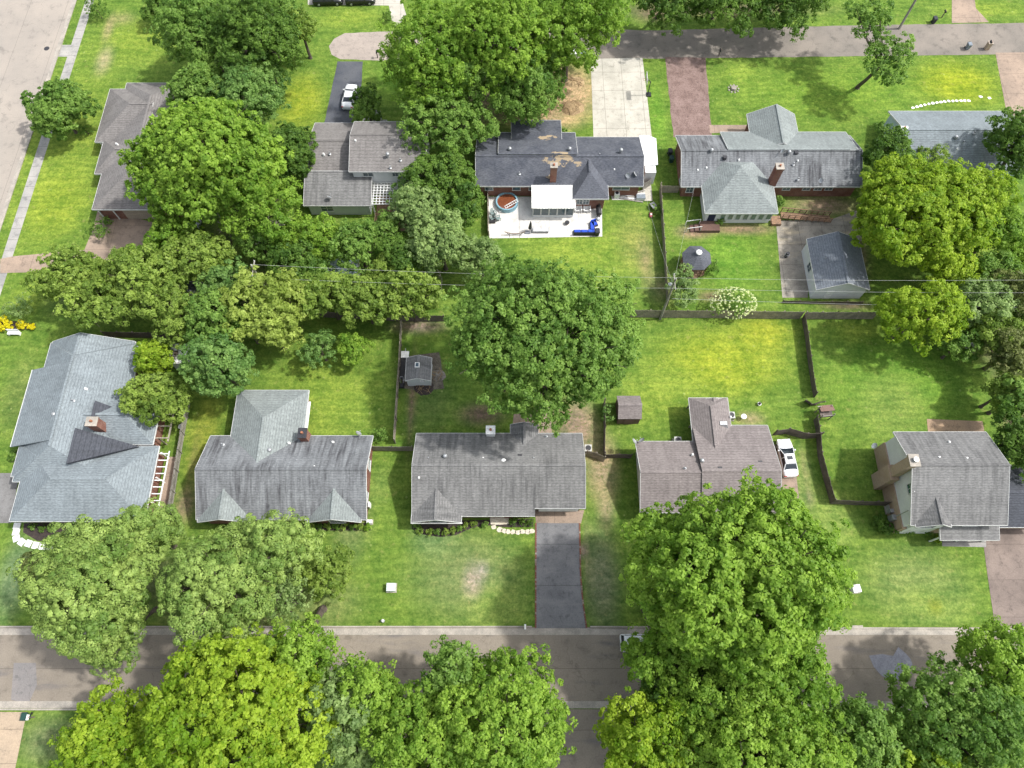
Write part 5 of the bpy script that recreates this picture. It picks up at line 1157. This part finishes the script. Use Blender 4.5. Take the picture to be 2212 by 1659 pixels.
# utility poles and wires
def pole(label, base, z, arm=True, xf=True):
    t = thing('utility_pole', label, 'utility pole', (base.x, base.y, 0)); part(MB().tube([(0, 0, -.1), (0, 0, z)], [.17, .11], 10), 'mast', woodlt, t)
    if arm:
        part(MB().bar((0, -1.1, z-.7), (0, 1.1, z-.7), .1, .12), 'crossarm', woodlt, t)
        for y in (-1, 0, 1): part(MB().cyl(0, y, z-.64 if y else z, z-.45 if y else z+.2, .06, .03, 8), 'insulator', white, t)
    if xf: part(MB().cyl(-.38, .1, z-2.4, z-1.4, .24, n=12).cyl(-.38, .1, z-1.4, z-1.3, .2, .05), 'transformer', galv, t)
    return t
zt = 10.
b1 = P(1460, 602, zt); b0 = P(543, 573, zt); b2 = P(1130, 617, 8.6); b3 = P(2420, 604, zt)
pole('wooden utility pole with transformer at the grey back fence', b1, zt); pole('leaning pale utility pole top among the middle belt trees', b0, zt, xf=False); pole('white capped pole in the crown of the centre tree', b2, 8.6, False, False)
c = P(1942, 62); t = thing('utility_pole', 'grey utility pole at the top edge beside the back street', 'utility pole', (c.x, c.y, 0)); part(MB().tube([(0, 0, -.1), (0, 0, 10)], [.2, .14], 10), 'mast', woodlt, t); part(MB().cyl(.4, 0, 7, 8, .24, n=12), 'transformer', galv, t)
wm = mt('wire', (.42, .42, .4), None, 2, rough=.4)
def wire(label, a, b, sag=.5, r=.012):
    pts = [a.lerp(b, i/16)-Vector((0, 0, sag*4*(i/16)*(1-i/16))) for i in range(17)]; tag(MB().tube(pts, [r]*17, 5).build('power_line', wm), label, 'power line')
def at(v, dy, z): return Vector((v.x, v.y+dy, z))
wire('upper power line from the left belt to the transformer pole', at(b0, 0, zt+.2), at(b1, 0, zt+.2)); wire('second power line left of the transformer pole', at(b0, -1, zt-1.2), at(b1, -1, zt-.5))
wire('upper power line from the transformer pole to the right edge', at(b1, 0, zt+.2), at(b3, 0, zt+.2)); wire('middle power line over the garage gable', at(b1, -1, zt-.5), at(b3, -1.4, zt-.5)); wire('lowest power line over the yard below the garage', at(b1, -1.2, zt-2.6), at(b3, -2.4, zt-2.6), .4, .014)
wire('thin service wire running up to the brick sunroom house', at(b1, 0, zt-1.2), P(1500, 405, 3.2), .6, .009); wire('thin service wire to the charcoal roof house', at(b1, 0, zt-1.4), P(1388, 395, 3.0), .6, .009)
# basketball hoop
c = P(1399, 205, 0); t = thing('basketball_hoop', 'basketball hoop with white backboard beside the pale slab driveway', 'basketball hoop', (c.x, c.y, 0))
part(MB().tube([(0, 0, 0), (0, 0, 2.6), (-.6, 0, 3.1)], [.07, .07, .06], 8), 'pole', black, t); part(MB().box(-.68, -.64, -.9, .9, 2.7, 3.7), 'backboard', white, t)
mb = MB(); n = 14
for i in range(n): a, b = 2*pi*i/n, 2*pi*(i+1)/n; mb.bar((-.95+.23*cos(a), .23*sin(a), 3.0), (-.95+.23*cos(b), .23*sin(b), 3.0), .025)
part(mb, 'rim', mt('orange_paint', (.5, .12, .02)), t); part(MB().box(-.2, .5, -.4, .4, 0, .15), 'base', black, t)
# stump ring and woodpile, sand mound
c = P(1585, 190, .2); t = thing('tree_stump', 'cut tree stump ringed by stones on the bright front lawn', 'stump', (c.x, c.y, 0)); part(MB().cyl(0, 0, 0, .35, .5, .42, 12), 'wood', barkl, t)
for i in range(9): a = i*2*pi/9; part(MB().sphere((.75*cos(a), .75*sin(a), .05), .17, 7, 4, .6), 'stone', kerbm, t)
c = P(1238, 112, .2); t = thing('cardboard_pile', 'pile of flattened boxes lying by the back street kerb', 'pile', (c.x+.8, c.y-.1, 0))
for i, q in enumerate(((.1, .6, .5, .1), (-.5, .5, .9, .2), (.35, .55, .7, .25), (-.1, .7, .45, .34))): o = part(MB().box(-q[1], q[1], -q[2]/1.6, q[2]/1.6, 0, .12), 'flat_box', (mt('pinkish_card', (.5, .33, .33)), white, mt('bluish_card', (.4, .45, .6)), white)[i], t); o.location = (q[0]*1.4, 0, q[3]-.08); o.rotation_euler = (0, .05, .4*i-.5)
def mound(label, px, py, r, hgt, m, name='brush_pile', cat='pile', sticks=0):
    c = P(px, py); t = thing(name, label, cat, (c.x, c.y, 0)); mb = MB(); n = 18; vs = [(0, 0, hgt)]; rr = random.Random(px)
    for k in range(1, 4):
        for i in range(n): a = 2*pi*i/n; q = r*k/3*(1+rr.uniform(-.12, .12)); vs.append((q*cos(a), q*.8*sin(a), max(-.03, hgt*(1-(k/3)**1.5)+rr.uniform(-.06, .06)) if k < 3 else -.03))
    fs = [(0, 1+i, 1+(i+1) % n) for i in range(n)]
    for k in range(2): fs += [(1+k*n+i, 1+(k+1)*n+i, 1+(k+1)*n+(i+1) % n, 1+k*n+(i+1) % n) for i in range(n)]
    part(mb.add(vs, fs), 'heap', m, t, s=True)
    if sticks:
        mb = MB()
        for i in range(sticks): a = rr.uniform(0, pi); x, y = rr.uniform(-r, r)*.6, rr.uniform(-r, r)*.5; l_ = rr.uniform(.4, 1.1)*r*.5; mb.bar((x-l_*cos(a), y-l_*sin(a), rr.uniform(.1, hgt)), (x+l_*cos(a), y+l_*sin(a), rr.uniform(.1, hgt+.15)), .035)
        part(mb, 'sticks', mt('straw_wood', (.36, .25, .13), (.25, .17, .1), 3), t)
    return t
mound('round heap of dry straw coloured brush beside the slab driveway', 1235, 233, 1.9, .7, mt('straw', (.36, .26, .14), (.25, .17, .09), 2, amt=.5), sticks=50)
mound('thin scatter of brown sticks on the sand by the slab driveway', 1243, 178, 1.6, .2, mt('sand', (.42, .31, .17), (.34, .24, .13), 1.5), sticks=30)
mound('pale heap of debris on the right side of the small blue shed', 945, 812, 1.1, .4, mt('debris', (.27, .25, .22), (.12, .1, .08), 3, amt=.5), 'debris_pile', sticks=20)
mound('dark brush in front of the small blue shed', 915, 838, 1.4, .25, mulch, 'debris_pile', sticks=24)
# stepping stones
def stones(pts, r, label, group, m, hgt=.05, sq=False, name='stepping_stone'):
    for i, (px, py) in enumerate(pts):
        c = P(px, py); rr = random.Random(i*7+int(px)); mb = MB(); n = 8; w = []
        for k in range(n): a = 2*pi*k/n+.3; q = r*(1+rr.uniform(-.22, .22)); w.append((c.x+q*cos(a), c.y+q*.85*sin(a)))
        o = mb.poly(w, -.01, hgt).build(name, m)
        tag(o, label[i] if isinstance(label, list) else label, 'stepping stone', group)
stn = mt('pale_stone', (.62, .57, .46), (.5, .44, .34), 2)
stones([(1067, 1139), (1079, 1144), (1089, 1147), (1098, 1149), (1109, 1149), (1119, 1150), (1129, 1149), (1139, 1149), (1149, 1148)], .33, 'pale stepping stone in the row from the stone step to the asphalt driveway', 'stepping stones before the middle house', stn)
o = MB().poly([tuple(P(*p)[:2]) for p in ((1058, 1117), (1099, 1117), (1100, 1132), (1080, 1134), (1060, 1133))], -.01, .14).build('stone_step', stn); tag(o, 'wide flagstone step at the front door of the middle house', 'step')
stones([(1972+i*8.6, 233-i*1.35-6*math.sin(i/15*pi)*.9+ (i*.35)) for i in range(0, 15)]+[(2118, 209), (2137, 212)], .27, 'small white stepping stone in the arc beyond the light blue house', 'white stepping stones in an arc', mt('bright_stone', (.85, .84, .75), None, 3))
def slabs():
    pts = [(37, 1136), (35, 1150), (36, 1163), (47, 1171), (62, 1174), (77, 1178), (92, 1180), (108, 1181)]
    for i, p in enumerate(pts):
        c = P(*p); a = [pi/2, pi/2, 2.0, 2.6, 2.85, 3.0, 3.1, 3.1][i]
        o = MB().box(-.36, .36, -.4, .4, -.01, .06).build('paving_slab', mt('white_slab', (.72, .72, .68), (.6, .6, .57), 2)); o.location = (c.x, c.y, 0); o.rotation_euler = (0, 0, a)
        tag(o, 'square white slab in the curved path at the lower left house', 'paving slab', 'white slabs of the curved path')
slabs()
# white bench by flowers
c = P(30, 720, .3); t = thing('garden_bench', 'white bench below the yellow flower bushes at the left', 'bench', (c.x, c.y, 0)); part(MB().box(-.75, .75, -.22, .25, .4, .46), 'seat', white, t); part(MB().box(-.75, .75, .22, .28, .46, .95), 'backrest', white, t)
for x in (-.68, .68): part(MB().box(x-.05, x+.05, -.2, .25, 0, .4), 'leg', white, t)
# small wooden playset
c = P(1781, 893, .9); t = thing('playset', 'small brown wooden play platform beside the broken fence', 'playset', (c.x, c.y, 0), .1); part(MB().box(-.75, .75, -.6, .6, 1.2, 1.3), 'platform', wooddk, t)
part(MB().add([(-.85, -.1, 2.0), (.85, -.1, 2.0), (.85, .75, 1.75), (-.85, .75, 1.75), (-.85, -.1, 1.92), (.85, -.1, 1.92), (.85, .75, 1.67), (-.85, .75, 1.67)], [(0, 1, 2, 3), (7, 6, 5, 4), (0, 4, 5, 1), (1, 5, 6, 2), (2, 6, 7, 3), (3, 7, 4, 0)]), 'canopy', mt('maroon_wall2', (.2, .12, .1)), t)
for x in (-.7, .7):
    for y in (-.55, .55): part(MB().box(x-.05, x+.05, y-.05, y+.05, 0, 2.0), 'leg', woodlt, t)
part(MB().bar((-.75, -.6, 1.7), (.75, -.6, 1.7), .07).bar((-1.1, .6, 1.9), (-.7, .6, 1.9), .09), 'railing', woodlt, t)
# trailer behind the small shed
c = P(874, 790, .3); t = thing('trailer', 'black flat trailer parked left of the small blue shed', 'trailer', (c.x, c.y, 0)); part(MB().box(-.5, .5, -1.9, 1.2, .42, .5), 'bed', black, t); part(MB().bar((0, 1.2, .45), (0, 2.4, .4), .09).bar((0, -1.9, .5), (0, -2.2, .5), .08), 'drawbar', galv, t); part(MB().box(-.5, .5, 1.0, 1.9, .5, .62), 'white_rack', white, t)
for s in (-1, 1): part(MB().tube([(s*.52, -.4, .28), (s*.68, -.4, .28)], [.28, .28], 12), 'wheel', black, t)
c = P(868, 833, .2); t = thing('lawn_mower', 'small black mower at the corner of the blue shed', 'lawn mower', (c.x, c.y, 0)); part(MB().box(-.3, .3, -.35, .35, .12, .35, .08, .08), 'deck', black, t); part(MB().bar((-.2, .3, .3), (-.2, .9, .9), .03).bar((.2, .3, .3), (.2, .9, .9), .03).bar((-.2, .9, .9), (.2, .9, .9), .03), 'handle', galv, t)
for x in (-.3, .3):
    for y in (-.28, .28): part(MB().tube([(x-.03, y, .11), (x+.03, y, .11)], [.11, .11], 8), 'wheel', black, t)
# ---- patio things behind the charcoal roof house
c = P(1095, 438, .3); t = thing('paddling_pool', 'round above ground pool with blue rim and brown water', 'pool', (c.x, c.y, 0))
mb = MB(); n = 28; vs = []
for z, r in ((0, 1.55), (.72, 1.55), (.72, 1.36), (.1, 1.36)): vs += [(r*cos(2*pi*i/n), r*sin(2*pi*i/n), z) for i in range(n)]
mb.add(vs, [(k*n+i, k*n+(i+1) % n, (k+1)*n+(i+1) % n, (k+1)*n+i) for k in range(3) for i in range(n)]); part(mb, 'rim', mt('pool_blue', (.22, .38, .45), (.16, .3, .36), 2, rough=.4), t)
part(MB().cyl(0, 0, .1, .5, 1.36, n=28), 'water', mt('brown_water', (.22, .07, .03), (.15, .05, .025), 1, rough=.1, spec=.6), t)
c = P(1102, 442, .9); t = thing('ladder', 'white ladder leaning across the round pool', 'ladder', (0, 0, 0)); a, b = P(1077, 456, .15), P(1119, 432, 1.1); d = (b-a).normalized(); nr = Vector((-d.y, d.x, 0)).normalized()*.2; t.location = (a.x, a.y, 0); mb = MB()
for s in (-1, 1): mb.bar(a+nr*s-t.location, b+nr*s-t.location, .07)
part(mb, 'side_rails', white, t); mb = MB()
for i in range(10): p = a.lerp(b, (i+.5)/10)-t.location; mb.bar(p-nr, p+nr, .05)
part(mb, 'rungs', white, t)
def adir(px, py, label, m, rz=180, s=1.0):
    c = P(px, py, .4); t = thing('garden_chair', label, 'chair', (c.x, c.y, 0), R(rz)); t.scale = (s, s, s)
    part(MB().add([(-.28, -.3, .38), (.28, -.3, .38), (.25, .28, .28), (-.25, .28, .28), (-.28, -.3, .33), (.28, -.3, .33), (.25, .28, .23), (-.25, .28, .23)], [(0, 1, 2, 3), (7, 6, 5, 4), (0, 4, 5, 1), (1, 5, 6, 2), (2, 6, 7, 3), (3, 7, 4, 0)]), 'seat', m, t)
    mb = MB()
    for i in range(5): x = (i-2)*.12; mb.bar((x, .24, .25), (x*1.25, .62, 1.0+.06*(2-abs(i-2))), .1, .03)
    part(mb, 'backrest', m, t)
    for sx in (-1, 1): part(MB().box(sx*.38-.08, sx*.38+.08, -.35, .35, .55, .59), 'armrest', m, t); part(MB().box(sx*.36-.03, sx*.36+.03, -.32, -.24, 0, .55), 'leg', m, t); part(MB().box(sx*.34-.03, sx*.34+.03, .28, .36, 0, .55), 'leg', m, t)
adir(1249, 452, 'left of two white slatted garden chairs below the hip gable', white, 0, 1.15); adir(1268, 452, 'right of two white slatted garden chairs below the hip gable', white, 0, 1.15)
gc = mt('grey_green_metal', (.2, .26, .25), None, 2)
adir(1066, 460, 'thin grey metal chair left of the pool', gc, 40, .85); adir(1063, 470, 'thin grey chair nearest the patio left edge', gc, -60, .85); adir(1077, 470, 'thin grey chair below the ladder foot', gc, 110, .85)
c = P(1064, 478, .2); t = thing('storage_crate', 'small dark crate at the left edge of the patio', 'crate', (c.x, c.y, 0)); part(MB().box(-.4, .4, -.25, .25, 0, .4), 'box', dkmetal, t); part(MB().box(-.42, .42, -.27, .27, .4, .45), 'lid', black, t)
c = P(1112, 503, .5); t = thing('hammock', 'curved dark hammock stand at the lower left of the patio', 'hammock', (c.x, c.y, 0)); mb = MB(); pts = [(-1.4+2.8*i/12, 0, .75-.45*sin(pi*i/12)) for i in range(13)]
part(MB().tube(pts, [.09]*13, 6), 'sling', mt('taupe', (.25, .2, .17), None, 2), t)
for x in (-.7, .7): part(mb.bar((x, -.4, 0), (x, .4, 0), .06).bar((x, 0, 0), (x*1.9, 0, .75), .05), 'frame', dkmetal, t); mb = MB()
c = P(1141, 497, .3); t = thing('patio_umbrella', 'folded dark umbrella on a grey base on the white patio', 'umbrella', (c.x, c.y, 0)); part(MB().box(-.55, .3, -.5, .1, 0, .15, .1, .1), 'base', mt('grey_vinyl', (.2, .21, .23), None, 2), t); part(MB().tube([(.2, 0, .1), (.3, .1, 2.2)], [.04, .03], 8), 'pole', dkmetal, t); part(MB().tube([(.25, .05, .7), (.3, .1, 1.6), (.31, .1, 2.2)], [.26, .16, .04], 10), 'canopy', black, t)
c = P(1170, 497, .3); t = thing('sun_lounger', 'grey cushioned bench with metal frame on the white patio', 'lounger', (c.x, c.y, 0)); part(MB().box(-1.3, 1.0, -.35, .35, .3, .36), 'frame', galv, t); part(MB().box(-1.2, .9, -.3, .3, .36, .46), 'cushion', mt('light_grey_cloth', (.5, .5, .5), (.4, .4, .4), 3), t)
for x in (-1.2, .9): part(MB().box(x-.03, x+.03, -.33, .33, 0, .3), 'leg', galv, t)
part(MB().bar((-1.2, -.3, .4), (-1.2, -.3, .9), .05).bar((-1.2, .3, .4), (-1.2, .3, .9), .05).bar((-1.2, -.3, .9), (-1.2, .3, .9), .05), 'head_frame', galv, t)
blue = mt('royal_blue_cloth', (.02, .05, .35), (.03, .09, .5), 2); wick = mt('dark_wicker', (.05, .05, .06), None, 3)
c = P(1262, 494, .3); t = thing('corner_sofa', 'royal blue cushioned corner sofa on the white patio', 'sofa', (c.x, c.y, 0)); part(MB().box(-1.5, 1.5, -.9, -.2, .0, .3).box(.8, 1.5, -.2, 1.2, 0, .3).box(-1.5, 1.5, -.98, -.88, 0, .7), 'base', wick, t)
for x0_ in (-1.42, -.46, .5): part(MB().box(x0_, x0_+.9, -.85, -.22, .3, .46, .04, .04), 'seat_cushion', blue, t); part(MB().box(x0_, x0_+.9, -.93, -.78, .46, .85, .03, .02), 'back_cushion', blue, t)
part(MB().box(.85, 1.4, -.18, 1.1, .3, .46, .04, .04), 'seat_cushion', blue, t)
for a in ((1284, 483, 'blue cushion chair right of the sofa'),): 
    c = P(a[0], a[1], .3); t = thing('armchair', 'blue armchair standing just behind the corner sofa', 'armchair', (c.x, c.y, 0), .4); part(MB().box(-.4, .4, -.4, .4, 0, .32), 'base', wick, t); part(MB().box(-.35, .35, -.35, .35, .32, .46, .03, .03), 'cushion', blue, t); part(MB().box(-.4, .4, .3, .42, .3, .8), 'backrest', blue, t)
c = P(1293, 457, .5); t = thing('smoker_grill', 'large black barrel grill at the right edge of the patio', 'grill', (c.x, c.y, 0)); part(MB().tube([(0, -.75, .8), (0, -.65, .8), (0, .65, .8), (0, .75, .8)], [.25, .38, .38, .25], 14), 'barrel', black, t, s=True); part(MB().cyl(0, .4, 1.1, 1.7, .07), 'stack', black, t)
for y in (-.5, .5): part(MB().box(-.25, .25, y-.04, y+.04, 0, .5), 'leg', dkmetal, t)
c = P(1291, 476, .4); t = thing('kettle_grill', 'round grey kettle grill below the big black one', 'grill', (c.x, c.y, 0)); part(MB().sphere((0, 0, .75), .33, 12, 8, .8), 'kettle', galv, t, s=True)
for i in range(3): a = i*2.09; part(MB().bar((.15*cos(a), .15*sin(a), .5), (.35*cos(a), .35*sin(a), 0), .03), 'leg', dkmetal, t)
c = P(1225, 482, .2); t = thing('fire_pot', 'small round rusty fire pot in the middle of the patio', 'pot', (c.x, c.y, 0)); part(MB().cyl(0, 0, .05, .4, .2, .3), 'bowl', mt('rust', (.12, .07, .04), None, 2), t); part(MB().cyl(0, 0, .36, .42, .32, n=14), 'rim', dkmetal, t)
c = P(1176, 452, .4); t = thing('air_conditioner', 'white window unit box standing before the sunroom', 'air conditioner', (c.x, c.y, 0)); part(MB().box(-.35, .35, -.3, .3, .1, .75), 'casing', white, t); part(MB().box(-.28, .28, -.32, -.3, .2, .65), 'grille', dkmetal, t)
# clutter on the slab at the right end
c = P(1332, 422, .4); t = thing('washing_machine', 'white washer standing outside the right end of the charcoal roof house', 'washer', (c.x, c.y, 0)); part(MB().box(-.35, .35, -.33, .33, 0, .95), 'casing', white, t); part(MB().cyl(0, 0, .95, .98, .24, n=16), 'lid', dkmetal, t)
c = P(1360, 424, .2); t = thing('lumber_stack', 'stack of white boards lying on the slab beside the house', 'boards', (c.x, c.y, 0)); 
for i in range(5): o = part(MB().box(-1.9, 1.9, -.1, .1, 0, .07), 'board', white if i % 2 else woodlt, t); o.location = (.1*i, -.5+.26*i, .02+.02*i); o.rotation_euler = (0, 0, .12*i-.2)
c = P(1384, 427, .2); t = thing('storage_bin', 'low white chest on the right slab', 'box', (c.x, c.y, 0)); part(MB().box(-.6, .6, -.35, .35, 0, .45), 'box', white, t); part(MB().box(-.62, .62, -.37, .37, .45, .52), 'lid', lg, t)
c = P(1411, 446, .3); t = thing('wheelbarrow', 'grey wheelbarrow by the patio yard fence', 'wheelbarrow', (c.x, c.y, 0), .5); part(MB().add([(-.25, -.35, .3), (.25, -.35, .3), (.25, .3, .3), (-.25, .3, .3), (-.36, -.5, .6), (.36, -.5, .6), (.36, .5, .6), (-.36, .5, .6)], [(0, 3, 2, 1), (0, 1, 5, 4), (1, 2, 6, 5), (2, 3, 7, 6), (3, 0, 4, 7)]), 'tray', galv, t); part(MB().tube([(-.04, .6, .2), (.04, .6, .2)], [.2, .2], 12), 'wheel', black, t); part(MB().bar((-.25, .5, .25), (-.28, -.9, .6), .04).bar((.25, .5, .25), (.28, -.9, .6), .04), 'handle', wood, t)
c = P(1406, 464, .2); t = thing('toy_car', 'small red and white ride-on toy by the fence', 'toy', (c.x, c.y, 0)); part(MB().box(-.2, .2, -.35, .35, .12, .32, .04, .08), 'body', mt('toy_red', (.5, .12, .15)), t); part(MB().box(-.12, .12, -.15, .05, .32, .42), 'seat', white, t)
for x in (-.2, .2):
    for y in (-.22, .22): part(MB().tube([(x-.03, y, .1), (x+.03, y, .1)], [.1, .1], 8), 'wheel', black, t)
# yard barrel and pots near the garage
c = P(1700, 551, .4); t = thing('barrel', 'dark barrel on the concrete left of the garage', 'barrel', (c.x, c.y, 0)); part(MB().tube([(0, 0, 0), (0, 0, .45), (0, 0, .9)], [.24, .29, .24], 14), 'staves', dkmetal, t); part(MB().cyl(0, 0, .3, .34, .3, n=14).cyl(0, 0, .6, .64, .3, n=14), 'hoops', galv, t)
for a, lb_ in (((1375, 850-20), 'x'),)[:0]: pass
c = P(374, 914+8, .3); t = thing('garden_pot', 'white round planter by the grey fence near the olive-yellow tree', 'pot', (c.x+1.0, c.y, 0)); part(MB().cyl(0, 0, 0, .45, .2, .33), 'pot', white, t); part(MB().cyl(0, 0, .4, .44, .27), 'soil', mulch, t)
c = P(2275-60, 0);
